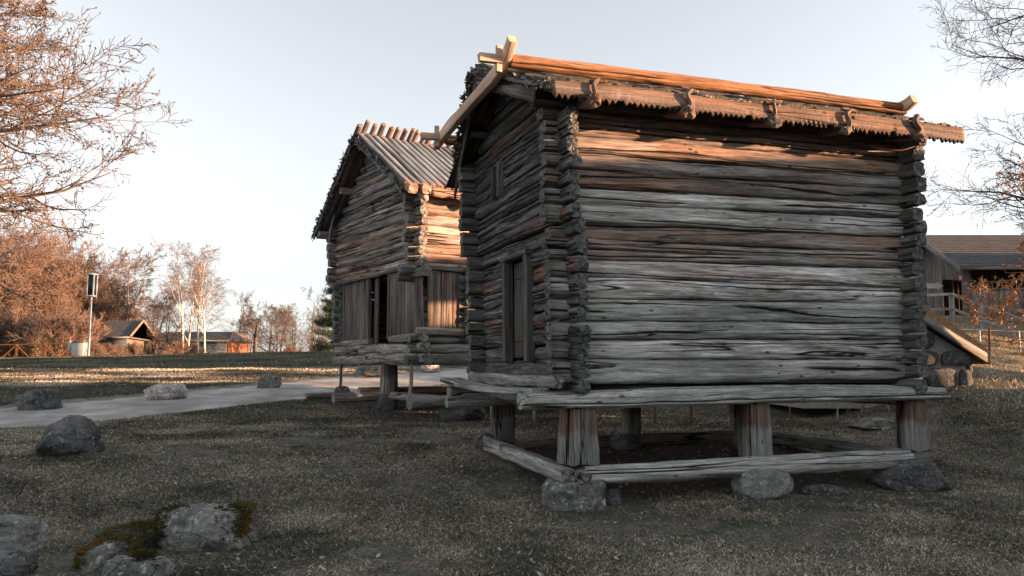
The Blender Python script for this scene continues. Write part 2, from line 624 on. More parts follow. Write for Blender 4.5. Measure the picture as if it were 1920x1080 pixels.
def tint_mat(name, stops, rough=.8, trans=0.0):
    """colour from tint.x through a ramp"""
    T = NT(name, rough)
    ti = T.sep(T.attr('tint'))
    col = T.ramp(ti[0], stops)
    T.done(col)
    return T.m


M['grass'] = tint_mat('grass_blade', [(0, (.030, .038, .028)), (.3, (.112, .108, .076)), (.6, (.25, .205, .155)), (1, (.60, .52, .41))])
M['hay'] = tint_mat('hay_blade', [(0, (.14, .11, .06)), (.5, (.36, .29, .19)), (1, (.58, .48, .34))])
M['leaf'] = tint_mat('fallen_leaf', [(0, (.10, .06, .04)), (.5, (.20, .14, .10)), (1, (.42, .38, .34))])
M['moss'] = tint_mat('moss', [(0, (.022, .024, .009)), (.55, (.085, .078, .018)), (1, (.15, .085, .028))], .95)
M['beech'] = tint_mat('dry_beech_leaf', [(0, (.22, .10, .035)), (.5, (.36, .17, .07)), (1, (.5, .27, .13))])
M['needle'] = tint_mat('conifer_needle', [(0, (.016, .026, .016)), (.5, (.035, .055, .03)), (1, (.065, .09, .05))])
M['bark_dark'] = simple('bark_dark', (.085, .068, .058), .9, scale=9, bump=.5)
M['bark_brown'] = simple('bark_brown', (.15, .11, .085), .9, scale=9, bump=.4)
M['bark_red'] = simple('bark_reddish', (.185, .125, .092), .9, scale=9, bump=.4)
M['bark_birch'] = simple('bark_birch', (.55, .50, .46), .8, var=.4, scale=5)
M['metal'] = simple('galvanised', (.30, .31, .32), .45, .6, .1, 8, .05)
M['white'] = simple('white_paint', (.48, .47, .45), .6, 0, .06, 3, .05)
M['iron'] = simple('rusty_iron', (.12, .055, .035), .8, .3, .4, 30, .3)
M['glass'] = simple('dark_panel', (.012, .012, .014), .2, 0, .1)
M['orange'] = simple('ochre_paint', (.45, .17, .05), .7, 0, .2, 6)
M['red'] = simple('red_paint', (.42, .05, .04), .6, 0, .1, 6)
M['blue'] = simple('blue_paint', (.22, .30, .36), .6, 0, .1, 6)
M['bluewall'] = simple('bluegrey_wall', (.14, .16, .18), .8, 0, .2, 3)
M['roofdark'] = simple('dark_roof', (.085, .085, .085), .9, 0, .3, 4, .3)
M['turf'] = simple('turf_roof', (.075, .065, .045), .95, 0, .6, 14, .9, .03)
M['birch_bark'] = simple('birch_bark_sheet', (.16, .15, .14), .8, 0, .75, 24, .6)
M['plaster'] = simple('white_plaster', (.62, .62, .62), .8, 0, .08, 3, .1)
M['mortar'] = simple('lime_mortar', (.30, .285, .27), .95, 0, .3, 20, .5)
M['black'] = simple('soot_dark', (.01, .0095, .009), .95, 0, .3)  # plain near-black for the vent, cabinet panel and dark opening
M['rust_wall'] = simple('falu_wall', (.25, .105, .055), .85, 0, .2, 3)  # red-brown for the long barn's end wall
M['tile'] = simple('roof_shingle', (.085, .086, .088), .85, 0, .35, 3, .4, .02)
# ================================================================== SETTING
rng = np.random.RandomState(5)


class Frame:
    def __init__(s, o, deg):
        s.o = np.array(o, float)
        s.A = np.array([math.cos(R(deg)), math.sin(R(deg)), 0.])
        s.B = np.array([-math.sin(R(deg)), math.cos(R(deg)), 0.])

    def __call__(s, t, u, z):
        return s.o + s.A * t + s.B * u + np.array([0, 0, z])


H1 = Frame((.665, 9.3, 0), 19.86)
L1, S1 = 5.3, 3.35
H2 = Frame((-1.87, 16.0, 0), 32.7)
L2, S2 = 5.2, 4.65
Zv = np.array([0, 0, 1.])


def local(fr, x, y):
    dx, dy = x - fr.o[0], y - fr.o[1]
    return dx * fr.A[0] + dy * fr.A[1], dx * fr.B[0] + dy * fr.B[1]


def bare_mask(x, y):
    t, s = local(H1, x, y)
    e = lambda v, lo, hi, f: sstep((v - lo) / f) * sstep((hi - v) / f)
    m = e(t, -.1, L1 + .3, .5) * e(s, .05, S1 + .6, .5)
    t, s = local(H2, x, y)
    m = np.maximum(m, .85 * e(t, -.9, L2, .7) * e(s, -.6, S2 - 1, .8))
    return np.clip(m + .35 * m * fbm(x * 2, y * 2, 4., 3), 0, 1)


ny, nx = 330, 300
jy = np.linspace(0, 1, ny)
gy = -14 + 50 * jy + 900 * jy ** 7
jx = np.linspace(-1, 1, nx)
gx = (jx[None, :] * (.5 + .5 * np.abs(jx[None, :]) ** 1.2)) * (24 + .95 * (gy[:, None] + 14))
GY = np.repeat(gy[:, None], nx, 1)
pdst = path_dist(gx.ravel(), GY.ravel()).reshape(gx.shape)
edge = PATHW + .28 * fbm(gx * .9, GY * .9, 9., 3)
GZ = H(gx, GY) - .09 * sstep((edge - pdst) / .35)
mb = MB()
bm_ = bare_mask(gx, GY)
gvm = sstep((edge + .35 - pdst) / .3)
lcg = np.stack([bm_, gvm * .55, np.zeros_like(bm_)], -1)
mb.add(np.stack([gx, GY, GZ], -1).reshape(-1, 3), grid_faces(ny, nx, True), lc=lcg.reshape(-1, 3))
ground = tag(mb.build('ground', M['ground']), kind='structure')

# gravel path: a sheet lying in the shallow bed of the ground
tn = np.gradient(PC, axis=0); tn /= np.linalg.norm(tn, axis=1)[:, None]
nn = np.stack([-tn[:, 1], tn[:, 0]], -1)
oo = np.linspace(-2.7, 2.7, 27)
PX = PC[:, None, 0] + nn[:, None, 0] * oo[None, :]
PY = PC[:, None, 1] + nn[:, None, 1] * oo[None, :]
PZ = H(PX, PY) - .035 - .02 * (oo[None, :] / 2.7) ** 2
mb = MB(); mb.add(np.stack([PX, PY, PZ], -1).reshape(-1, 3), grid_faces(len(PC), 27, True))
path = tag(mb.build('path', M['path']), kind='structure')


# grass: short dead and green blades
def blades(mb, x, y, h, w, base_t, lean=.5, z=None):
    n = len(x)
    z = H(x, y) if z is None else z
    a = rng.rand(n) * 2 * PI
    dx, dy = np.cos(a), np.sin(a)
    b = rng.rand(n) * 2 * PI
    ln = lean * (.3 + rng.rand(n)) * h
    v0 = np.stack([x - dx * w / 2, y - dy * w / 2, z - .005], -1)
    v1 = np.stack([x + dx * w / 2, y + dy * w / 2, z - .005], -1)
    v2 = np.stack([x + np.cos(b) * ln, y + np.sin(b) * ln, z + h * (.45 + .4 * rng.rand(n))], -1)
    V = np.stack([v0, v1, v2], 1).reshape(-1, 3)
    T = np.arange(3 * n).reshape(-1, 3)
    tt = np.repeat(base_t, 3)
    mb.add(V, tris=T, tint=np.stack([tt, tt, tt], -1))


def scatter(n, y0, y1, power=1.0, side=.72):
    u = rng.rand(n)
    y = y0 + (y1 - y0) * u ** power
    x = (rng.rand(n) * 2 - 1) * (side * y + .8)
    return x, y


mb = MB()
x, y = scatter(760000, 5.4, 18, 1.25)
d = path_dist(x, y); bm_ = bare_mask(x, y)
cl = fbm(x * .9, y * .9, 2., 4)
keep = (d > PATHW + .1) & (rng.rand(len(x)) > bm_ * 1.1) & (rng.rand(len(x)) < .72 + 1.0 * cl)
x, y, cl = x[keep], y[keep], cl[keep]
gcl = fbm(x * 1.4, y * 1.4, 8., 4)
bt = np.clip(.44 - .45 * gcl + .38 * rng.randn(len(x)), 0, 1)
blades(mb, x, y, .012 + .022 * rng.rand(len(x)) + .015 * np.clip(gcl, 0, 1), .004 + .0009 * y, bt, 1.6)
x = rng.uniform(-30, 6, 520000); y = rng.uniform(15, 46, 520000) 
d = path_dist(x, y)
keep = (d > PATHW + .1) & (rng.rand(len(x)) > bare_mask(x, y)) & (x > -.72 * y) & (rng.rand(len(x)) < 26 / y - .2)
x, y = x[keep], y[keep]
band = sstep((y - 21) / 2) * sstep((31 - y) / 2)  # strip where blades are painted paler to stand for sunlight
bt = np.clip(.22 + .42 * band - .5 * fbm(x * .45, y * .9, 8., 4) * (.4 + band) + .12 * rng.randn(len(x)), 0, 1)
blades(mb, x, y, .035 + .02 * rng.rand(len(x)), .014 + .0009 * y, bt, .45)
# green tufts in the trodden yard
for _ in range(240):
    if _ < 150:
        cx, cy = rng.uniform(-5.5, 8), rng.uniform(6.2, 12)
    else:
        t_, s_ = rng.uniform(-.5, 5.5), rng.uniform(-.9, -.2)
        cx, cy = H1(t_, s_, 0)[:2]
    k = rng.randint(20, 60)
    bx = cx + rng.randn(k) * .06; by = cy + rng.randn(k) * .06
    blades(mb, bx, by, .03 + .03 * rng.rand(k), .008, np.clip(.12 + .15 * rng.rand(k), 0, 1), .9)
tag(mb.build('grass', M['grass'], smooth=False), 'short dead and green grass over the yard', 'grass', kind='stuff')

# dry hay grass on the slope by the railings
mb = MB()
n = 60000
x = rng.uniform(9, 34, n); y = rng.uniform(15, 35, n)
keep = (x > .42 * y) & (x < .72 * y + 1)
x, y = x[keep], y[keep]
cl = fbm(x * .7, y * .7, 5., 3)
blades(mb, x, y, .06 + .12 * np.clip(cl + .4, 0, 1) * rng.rand(len(x)), .02, np.clip(.5 + .5 * cl + .2 * rng.randn(len(x)), 0, 1), .6)
tag(mb.build('dry_grass', M['hay'], smooth=False), 'straw coloured long grass on the slope', 'grass', kind='stuff')


def leaves(mb, x, y, sz, tt, z=None, flat=.5):
    n = len(x); z = H(x, y) + .012 if z is None else z
    a = rng.rand(n) * 2 * PI; t1 = rng.randn(n) * flat; t2 = rng.randn(n) * flat
    e1 = np.stack([np.cos(a), np.sin(a), t1 * .6], -1) * sz[:, None]
    e2 = np.stack([-np.sin(a), np.cos(a), t2 * .6], -1) * (sz * .6)[:, None]
    c = np.stack([x, y, z + .3 * sz * np.abs(t1)], -1)
    V = np.stack([c - e1, c - e2 * .9, c + e1 * .3 - e2, c + e1, c + e1 * .2 + e2, c - e1 * .5 + e2 * .8], 1).reshape(-1, 3)
    b = np.arange(n)[:, None] * 6
    Q = np.concatenate([b + np.array([[0, 1, 2, 5]]), b + np.array([[5, 2, 3, 4]])])
    mb.add(V, Q, tint=np.repeat(np.stack([tt] * 3, -1), 6, 0))


mb = MB()
x, y = scatter(3800, 5.8, 17, 1.2)
k2 = path_dist(x, y) > PATHW
x, y = x[k2], y[k2]
leaves(mb, x, y, .010 + .024 * rng.rand(len(x)) ** 2, rng.rand(len(x)) ** .8)
# drift of leaves under and behind the storehouse
tq = rng.uniform(.2, L1 + 1, 2600); sq_ = rng.uniform(.3, 8.5, 2600)
P = H1.o[None] + H1.A[None] * tq[:, None] + H1.B[None] * sq_[:, None]
leaves(mb, P[:, 0], P[:, 1], .014 + .022 * rng.rand(len(tq)), rng.rand(len(tq)) ** 1.1)
x = rng.uniform(-21, -5, 2600); y = rng.uniform(19, 33, 2600)
k2 = path_dist(x, y) > PATHW + .5
x, y = x[k2], y[k2]
leaves(mb, x, y, .018 + .022 * rng.rand(len(x)), .2 + .7 * rng.rand(len(x)), flat=.8)
tag(mb.build('fallen_leaves', M['leaf'], smooth=False), 'brown and bleached leaves strewn over the yard', 'leaves', kind='stuff')


# ------------------------------------------------------------------ rocks
def rock(name, c, dims, label, mat='stone', seed=1, rot=0.0, rough=.18, cuts=5, cat='boulder', sink=.25, group=None, tilt=0.0, moss=None, flat_top=None, boxy=2.4, taper=0.0):
    nu, nv = 64, 40
    rough *= 1.25; cuts += 3
    u = np.linspace(0, 2 * PI, nu, endpoint=False); v = np.linspace(0, PI, nv)
    U, V = np.meshgrid(u, v, indexing='ij')
    D = np.stack([np.cos(U) * np.sin(V), np.sin(U) * np.sin(V), np.cos(V)], -1)
    rs = np.random.RandomState(seed)
    r = 1 + rough * fbm(D[..., 0] * 1.3 + seed, D[..., 1] * 1.3, D[..., 2] * 1.3, 4, .5)
    for _ in range(cuts):                       # flat broken faces
        nrm = rs.randn(3); nrm /= np.linalg.norm(nrm); nrm[2] = abs(nrm[2]) * .6
        dd = D @ nrm
        lim = rs.uniform(.68, .90)
        r = np.where(dd * r > lim, lim / np.maximum(dd, .2), r)
    r = r * (1 + .018 * np.sign(vnoise(D[..., 2] * 4 + .8 * D[..., 0] + seed, D[..., 0] * .8, seed)))
    r = r - .05 * np.abs(vnoise(D[..., 0] * 2.6 + seed, D[..., 1] * 2.6, D[..., 2] * 2.6)) ** .7 + .03 * fbm(D[..., 0] * 7 + seed, D[..., 1] * 7, D[..., 2] * 7, 3)
    bx = (np.abs(D) ** boxy).sum(-1) ** (-1 / boxy)
    P = D * (r * bx)[..., None] * np.array(dims) / 2
    tp = 1 - taper * np.clip(P[..., 2:3] / dims[2] * 2, -.3, 1)
    P[..., :2] *= tp
    if flat_top is not None:
        P[..., 2] = np.minimum(P[..., 2], flat_top + .01 * fbm(D[..., 0] * 4, D[..., 1] * 4, seed, 2))
    ca, sa = math.cos(rot), math.sin(rot)
    X = P[..., 0] * ca - P[..., 1] * sa; Y = P[..., 0] * sa + P[..., 1] * ca
    Z = P[..., 2] + X * tilt
    c = np.asarray(c, float)
    cc = c + np.array([0, 0, dims[2] * (.5 - sink)])
    V3 = np.stack([X, Y, Z], -1) + cc
    mb = MB()
    i = np.arange(nu)[:, None]; j = np.arange(nv - 1)[None, :]; i2 = (i + 1) % nu
    Q = np.stack([i * nv + j, i * nv + j + 1, i2 * nv + j + 1, i2 * nv + j], -1).reshape(-1, 4)
    mb.add(V3.reshape(-1, 3), Q)
    if moss is None:
        o = mb.build(name, M[mat], loc=c)
        return tag(o, label, cat, group)
    o = mb.build(name, M[mat], loc=c)
    tag(o, label, cat, group)
    # moss: small upright fronds standing on chosen parts of the rock
    W = V3.reshape(-1, 3); N = (V3 - cc).reshape(-1, 3); N = N / np.linalg.norm(N, axis=1)[:, None]
    mk = MB(); pts = []; nr = []
    for (mx, my, mr) in moss:
        m = [(abs(W[q, 0] - mx) < mr * 2 and np.hypot(W[q, 0] - mx, (W[q, 1] - my) * .6) < mr * (1 + .4 * rs.randn()) and N[q, 2] > -.15) for q in range(len(W))]
        idx = np.nonzero(m)[0]
        if len(idx):
            pick = idx[rs.randint(0, len(idx), int(3000 * mr / .2))]
            pts.append(W[pick] + rs.randn(len(pick), 3) * np.array([.012, .012, .006])); nr.append(N[pick])
    if pts:
        pts = np.concatenate(pts); nr = np.concatenate(nr); n = len(pts)
        side = rs.randn(n, 3); side /= np.linalg.norm(side, axis=1)[:, None]
        tip = pts + nr * (.018 + .02 * rs.rand(n, 1)) + rs.randn(n, 3) * .014 + np.array([0, 0, -.006])
        VV = np.stack([pts - side * .008 - nr * .01, pts + side * .008 - nr * .01, tip], 1).reshape(-1, 3)
        tt = np.clip(.5 + .8 * vnoise(pts[:, 0] * 5, pts[:, 1] * 5, pts[:, 2] * 5) + .18 * rs.randn(n), 0, 1)
        mk.add(VV, tris=np.arange(3 * n).reshape(-1, 3), tint=np.repeat(np.stack([tt] * 3, -1), 3, 0))
        tag(mk.build('moss', M['moss'], parent=o, smooth=False), 'tufts of green and rust moss', kind='stuff')
    return o


def gz(x, y):
    return np.array([x, y, float(H(x, y))])


# boulders along the path
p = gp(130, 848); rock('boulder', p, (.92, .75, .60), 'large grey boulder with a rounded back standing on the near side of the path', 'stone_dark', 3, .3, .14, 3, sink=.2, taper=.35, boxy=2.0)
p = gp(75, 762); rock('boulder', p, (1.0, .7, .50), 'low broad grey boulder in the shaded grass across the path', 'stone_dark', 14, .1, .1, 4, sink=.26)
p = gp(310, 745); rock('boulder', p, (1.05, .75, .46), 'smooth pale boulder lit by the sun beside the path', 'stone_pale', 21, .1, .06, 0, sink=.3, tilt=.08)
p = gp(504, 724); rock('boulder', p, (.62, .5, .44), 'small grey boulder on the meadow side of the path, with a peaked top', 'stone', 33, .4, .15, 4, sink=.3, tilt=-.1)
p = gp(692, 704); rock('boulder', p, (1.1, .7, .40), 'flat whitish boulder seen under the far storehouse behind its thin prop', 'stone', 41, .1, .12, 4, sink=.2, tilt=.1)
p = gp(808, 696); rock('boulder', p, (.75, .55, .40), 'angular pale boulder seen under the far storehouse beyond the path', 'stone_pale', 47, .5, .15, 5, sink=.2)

# moss rocks in the foreground
p = gp(392, 1020)
rock('mossy_rock', p, (.86, .62, .50), 'biggest foreground rock, flat topped with green moss on its end', 'stone', 8, .12, .12, 6, 'rock', .22, boxy=3.4, flat_top=.19, moss=[(p[0] + .30, p[1] - .1, .13), (p[0] - .34, p[1] - .12, .10)])
p = gp(255, 1022)
rock('mossy_rock', p, (.72, .46, .30), 'low rock thickly grown with rust coloured moss', 'stone_dark', 18, .2, .15, 4, 'rock', .4, moss=[(p[0] - .1, p[1], .22), (p[0] + .2, p[1], .2)], tilt=.12)
p = gp(195, 1062)
rock('mossy_rock', p, (.42, .40, .30), 'slanting grey rock with a shaggy fringe of moss down its side', 'stone', 28, .9, .15, 5, 'rock', .35, moss=[(p[0] - .17, p[1], .10), (p[0] + .17, p[1] + .1, .10)], tilt=.25)
p = gp(255, 1085)
rock('mossy_rock', p, (.52, .4, .24), 'pale rounded rock cut off by the bottom edge with a moss patch on top', 'stone', 38, .2, .10, 2, 'rock', .3, moss=[(p[0] + .06, p[1] + .02, .06)])
p = gp(12, 1040)
rock('rock', p, (.62, .5, .36), 'grey broken rock at the lower corner with a reddish hollow beneath', 'stone', 51, .2, .16, 6, 'rock', .18)
p = gp(5, 1082)
rock('rock', p, (.46, .42, .24), 'low rounded rock in front of the broken corner rock', 'stone_dark', 57, .1, .1, 3, 'rock', .2)
p = gp(1590, 800) if False else gp(1640, 800)
rock('rock', p, (1.0, .8, .22), 'flat lichened rock lying in the leaves behind the near storehouse', 'stone', 61, .2, .1, 3, 'rock', .3)

# foundation stones of the near storehouse
rock('foundation_stone', gz(*H1(.05, -.02, 0)[:2]), (.70, .52, .44), 'squarish lichened stone under the near corner of the near storehouse', 'stone', 72, .34, .08, 1, 'stone', .2, flat_top=.17, boxy=4.5)
rock('foundation_stone', gz(*H1(2.55, -.12, 0)[:2]), (.78, .6, .46), 'pale rounded stone under the middle pillar of the near storehouse', 'stone', 77, .3, .08, 2, 'stone', .22)
rock('foundation_stone', gz(*H1(4.95, -.15, 0)[:2]), (1.0, .75, .46), 'broad domed dark stone under the pillar farthest along the near storehouse', 'stone_dark', 82, .3, .07, 2, 'stone', .2)
rock('foundation_stone', gz(*H1(3.45, -.15, 0)[:2]), (.62, .4, .2), 'flat stone lying sunken between the pale and the dark foundation stones', 'stone_dark', 88, .3, .06, 1, 'stone', .45)
rock('foundation_stone', gz(*H1(.58, .08, 0)[:2]), (.26, .24, .26), 'small reddish stone tucked behind the squarish corner stone', 'stone_dark', 93, .3, .08, 1, 'stone', .25)
rock('foundation_stone', gz(*H1(2.25, 2.9, 0)[:2]), (.5, .4, .3), 'low brown stone under the back sill of the near storehouse', 'stone_dark', 96, .3, .08, 2, 'stone', .25)
rock('foundation_stone', gz(*H1(.1, 3.2, 0)[:2]), (.5, .45, .3), 'small stone under the back corner pillar of the near storehouse', 'stone_dark', 99, .3, .1, 2, 'stone', .3)
p = H1(4.0, 2.3, 0); rock('rubble_stone', gz(*p[:2]), (.22, .18, .34), 'pointed grey stone standing on edge under the near storehouse', 'stone', 103, .3, .15, 4, 'stone', .1)

# ================================================================== NEAR STOREHOUSE
h1 = thing('log_storehouse', 'near dark log storehouse on pillars with a saw toothed eaves board', 'storehouse', H1(2.6, 1.6, .3))
rs = np.random.RandomState(21)

yl = [206, 229, 256, 288, 318, 352, 381, 421, 447, 467, 486, 519, 560, 601, 637, 672, 721]
yr = [264, 281, 301, 330, 352, 383, 405, 441, 472, 487, 502, 539, 568, 606, 636, 675, 712]
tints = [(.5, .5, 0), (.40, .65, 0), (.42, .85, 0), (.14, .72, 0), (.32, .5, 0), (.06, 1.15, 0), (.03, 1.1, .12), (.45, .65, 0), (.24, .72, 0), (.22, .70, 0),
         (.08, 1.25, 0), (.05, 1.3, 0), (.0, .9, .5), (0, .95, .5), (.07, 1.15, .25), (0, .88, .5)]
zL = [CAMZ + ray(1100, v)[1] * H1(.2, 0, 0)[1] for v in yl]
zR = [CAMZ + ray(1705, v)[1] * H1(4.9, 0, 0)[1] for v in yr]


def zat(i, t):
    return zL[i] + (zR[i] - zL[i]) * (t - .2) / 4.7


def lean(z):          # gable leans and steps outwards above the storey beam
    return -.10 * (z - 1.3) / 3.4 - (.07 if z > 3.30 else 0)


def endprof(a, b=None, e=.26, notch=.9, nw=.10):
    """the hewn end beyond the corner notch"""
    b = e if b is None else b

    def f(s, L):
        r = np.ones_like(s)
        for d in (s, L - s):
            r = r - (1 - notch) * np.exp(-((d - e) / nw) ** 2)
            r = r - .09 * np.clip((e - .04 - d) / .05, 0, 1)
        return r
    return f


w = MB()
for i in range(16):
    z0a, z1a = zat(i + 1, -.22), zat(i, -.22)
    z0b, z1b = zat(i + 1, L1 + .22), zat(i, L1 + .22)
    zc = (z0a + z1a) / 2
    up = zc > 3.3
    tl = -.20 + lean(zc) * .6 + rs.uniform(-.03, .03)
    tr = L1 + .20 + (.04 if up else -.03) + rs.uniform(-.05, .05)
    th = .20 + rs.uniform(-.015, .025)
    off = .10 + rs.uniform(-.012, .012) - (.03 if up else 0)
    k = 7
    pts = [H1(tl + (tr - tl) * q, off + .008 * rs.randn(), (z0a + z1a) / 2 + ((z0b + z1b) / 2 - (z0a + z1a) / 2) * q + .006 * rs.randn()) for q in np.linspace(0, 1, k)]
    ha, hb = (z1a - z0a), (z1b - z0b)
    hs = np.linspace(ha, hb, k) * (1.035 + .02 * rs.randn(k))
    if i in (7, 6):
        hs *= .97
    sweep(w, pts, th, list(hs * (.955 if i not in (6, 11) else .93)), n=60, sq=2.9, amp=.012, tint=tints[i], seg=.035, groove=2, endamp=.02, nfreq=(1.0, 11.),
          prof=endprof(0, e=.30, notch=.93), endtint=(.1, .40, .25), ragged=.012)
for (za_, zb_) in ((1.40, 4.85),):                 # dark backing added behind the logs so no light passes the gaps
    box(w, H1(L1 / 2, .115, (za_ + zb_) / 2), L1 - .3, .05, zb_ - za_, H1.A, H1.B, tint=(.3, .22, 0))
w.build('front_wall', M['log'], parent=h1)

# roof line
SR, ZR = 1.80, 5.83
KN, KF = .4326, .47


def roofz(t, s):
    z = ZR - (KN * (SR - s) if s < SR else KF * (s - SR))
    return z + .09 * (t + .45) / 6.2


DOOR = (1.12, 2.06, 1.72, 3.08)
WIN = (1.93, 2.24, 4.02, 4.52)
gb = [1.30]
while gb[-1] < 5.75:
    gb.append(gb[-1] + rs.uniform(.165, .225))
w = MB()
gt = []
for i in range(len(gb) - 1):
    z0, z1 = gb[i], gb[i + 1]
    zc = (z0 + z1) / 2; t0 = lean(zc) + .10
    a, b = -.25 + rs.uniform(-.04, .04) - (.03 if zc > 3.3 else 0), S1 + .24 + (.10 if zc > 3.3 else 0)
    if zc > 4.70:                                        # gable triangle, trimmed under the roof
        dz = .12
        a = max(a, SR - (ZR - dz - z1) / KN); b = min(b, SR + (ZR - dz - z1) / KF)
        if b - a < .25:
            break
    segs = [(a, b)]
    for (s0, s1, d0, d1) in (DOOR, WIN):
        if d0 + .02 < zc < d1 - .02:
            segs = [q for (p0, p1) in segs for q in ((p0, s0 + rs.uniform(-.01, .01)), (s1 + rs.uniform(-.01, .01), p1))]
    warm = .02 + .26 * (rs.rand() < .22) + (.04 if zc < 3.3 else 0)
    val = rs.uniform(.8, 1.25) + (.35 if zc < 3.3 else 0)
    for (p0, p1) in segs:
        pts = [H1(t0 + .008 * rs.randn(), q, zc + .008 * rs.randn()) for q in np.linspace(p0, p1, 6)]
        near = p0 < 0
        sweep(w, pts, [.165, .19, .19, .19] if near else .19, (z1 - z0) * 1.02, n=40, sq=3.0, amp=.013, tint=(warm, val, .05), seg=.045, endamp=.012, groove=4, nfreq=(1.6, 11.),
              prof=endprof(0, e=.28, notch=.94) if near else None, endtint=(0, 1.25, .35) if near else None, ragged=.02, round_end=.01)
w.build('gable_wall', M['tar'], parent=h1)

# far long wall and far gable
for nm, fn in (('back_wall', 's'), ('end_gable_wall', 't')):
    w = MB(); z = 1.32 if fn == 's' else 1.24
    while z < (4.75 if fn == 's' else 5.6):
        dz = rs.uniform(.17, .23); zc = z + dz / 2
        up = zc > 3.3
        if fn == 's':
            o = .10 if up else 0
            a, b = -.23 + lean(zc) * .8 + rs.uniform(-.03, .03), L1 + .22
            pts = [H1(a + (b - a) * q, S1 - .1 + o, zc) for q in np.linspace(0, 1, 5)]
        else:
            a, b = -.25 + rs.uniform(-.04, .04) - (.03 if up else 0), S1 + .22
            if zc > 4.72:
                a = max(a, SR - (ZR - .02 - z - dz) / KN); b = min(b, SR + (ZR - .02 - z - dz) / KF)
                if b - a < .3:
                    break
            tt = L1 - .1 + (.0 if up else -.06) + rs.uniform(-.03, .03)
            pts = [H1(tt, q, zc) for q in np.linspace(a, b, 5)]
        sweep(w, pts, .22 if fn == 't' else .19, dz * (1.04 if fn == 's' else .97), n=30, sq=3.4, amp=.010, tint=(.05, .5 if fn == 't' else .4, .1), seg=.07, endamp=.015, ragged=.02,
              nfreq=(2.0, 10.), endtint=(0, .34, .12), prof=endprof(0, e=.25, notch=.86))
        z += dz
    w.build(nm, M['log'], parent=h1)

# extra hewn side blocks on the far gable corner (deeper column seen end on)
w = MB(); box(w, H1(2.6, 1.7, 1.36), L1 - .3, S1 - .3, .06, H1.A, H1.B, tint=(0, .5, 0)); w.build('floor', M['tar'], parent=h1)

# door
d = MB()
tD = lean(2.4) + .07
nb = 4
for k in range(nb):
    s0 = DOOR[0] + .13 + (DOOR[1] - DOOR[0] - .26) * k / nb; s1 = DOOR[0] + .13 + (DOOR[1] - DOOR[0] - .26) * (k + 1) / nb
    box(d, H1(tD + .004 * k % .006, (s0 + s1) / 2, (DOOR[2] + DOOR[3]) / 2), s1 - s0 - .006, .03, DOOR[3] - DOOR[2] - .04, H1.B, H1.A, tint=(.1, .42 + .06 * (k % 2), 0), along=2)
door = d.build('door', M['board'], parent=h1)
door['_w'] = h1['_w']
for zz in (1.98, 2.85):
    q = MB(); box(q, H1(tD - .025, (DOOR[0] + DOOR[1]) / 2 - .02, zz), .62, .012, .035, H1.B, H1.A)
    q.build('strap_hinge', M['iron'], parent=door)
q = MB(); box(q, H1(tD - .04, DOOR[0] + .19, 2.5), .03, .04, .10, H1.B, H1.A); box(q, H1(tD - .03, DOOR[0] + .19, 2.42), .05, .015, .12, H1.B, H1.A)
q.build('latch', M['iron'], parent=door)
q = MB()
for ss in (DOOR[0] + .05, DOOR[1] - .06):
    sweep(q, [H1(lean(2.4) - .005, ss, DOOR[2] - .03), H1(lean(2.4) - .02, ss, DOOR[3] + .02)], .15, .11, n=16, sq=5, amp=.006, tint=(.1, .40, 0), up=H1.B)
sweep(q, [H1(lean(3.0) - .012, DOOR[0] - .05, DOOR[3] + .04), H1(lean(3.0) - .012, DOOR[1] + .05, DOOR[3] + .04)], .15, .07, n=16, sq=5, amp=.006, tint=(.1, .5, 0))
q.build('door_frame', M['board'], parent=h1)
# hatch window
q = MB()
for ss in (WIN[0] + .035, WIN[1] - .03):
    box(q, H1(lean(4.2) - .0, ss, (WIN[2] + WIN[3]) / 2), .05, .14, WIN[3] - WIN[2], H1.B, H1.A, tint=(.2, .7 if ss < 2.1 else .3, 0), along=2)
box(q, H1(lean(4.2) + .05, (WIN[0] + WIN[1]) / 2 - .03, (WIN[2] + WIN[3]) / 2), .16, .03, WIN[3] - WIN[2] - .02, H1.B, H1.A, tint=(.1, .6, 0), along=2)
q.build('window_hatch', M['board'], parent=h1)

# floor beams under the walls
q = MB()
sweep(q, [H1(-.60, .02, 1.225), H1(.6, -.03, 1.235), H1(2.6, -.06, 1.27), H1(4.6, -.05, 1.265), H1(5.62, -.02, 1.25)], .30, [.19, .21, .225, .225, .21, .15], n=54, sq=3.2, amp=.016, tint=(0, 1.0, .85), seg=.04, groove=2,
      nfreq=(1.0, 9.), endamp=.04, ragged=.09, endtint=(0, .9, .8))
q.build('floor_beam', M['log'], parent=h1)
for tt, s0, s1, z in ((L1 - .1, .3, S1 + .3, 1.18), (.1, .3, S1 + .25, 1.2)):
    q = MB(); sweep(q, [H1(tt, s0, z), H1(tt, s1, z)], .24, .2, n=18, sq=3, amp=.015, tint=(.1, .6, .2)); q.build('floor_beam', M['log'], parent=h1)
q = MB(); sweep(q, [H1(-.55, S1 - .1, 1.22), H1(L1 + .2, S1 - .1, 1.2)], .24, .2, n=20, sq=3, amp=.015, tint=(.05, .8, .5), endtint=(0, .8, .6)); q.build('floor_beam', M['log'], parent=h1)
q = MB(); sweep(q, [H1(-.66, S1 - .35, 1.10), H1(.5, S1 - .38, 1.12)], .2, .17, n=20, sq=3, amp=.015, tint=(.0, .8, .6)); q.build('floor_beam', M['log'], parent=h1)
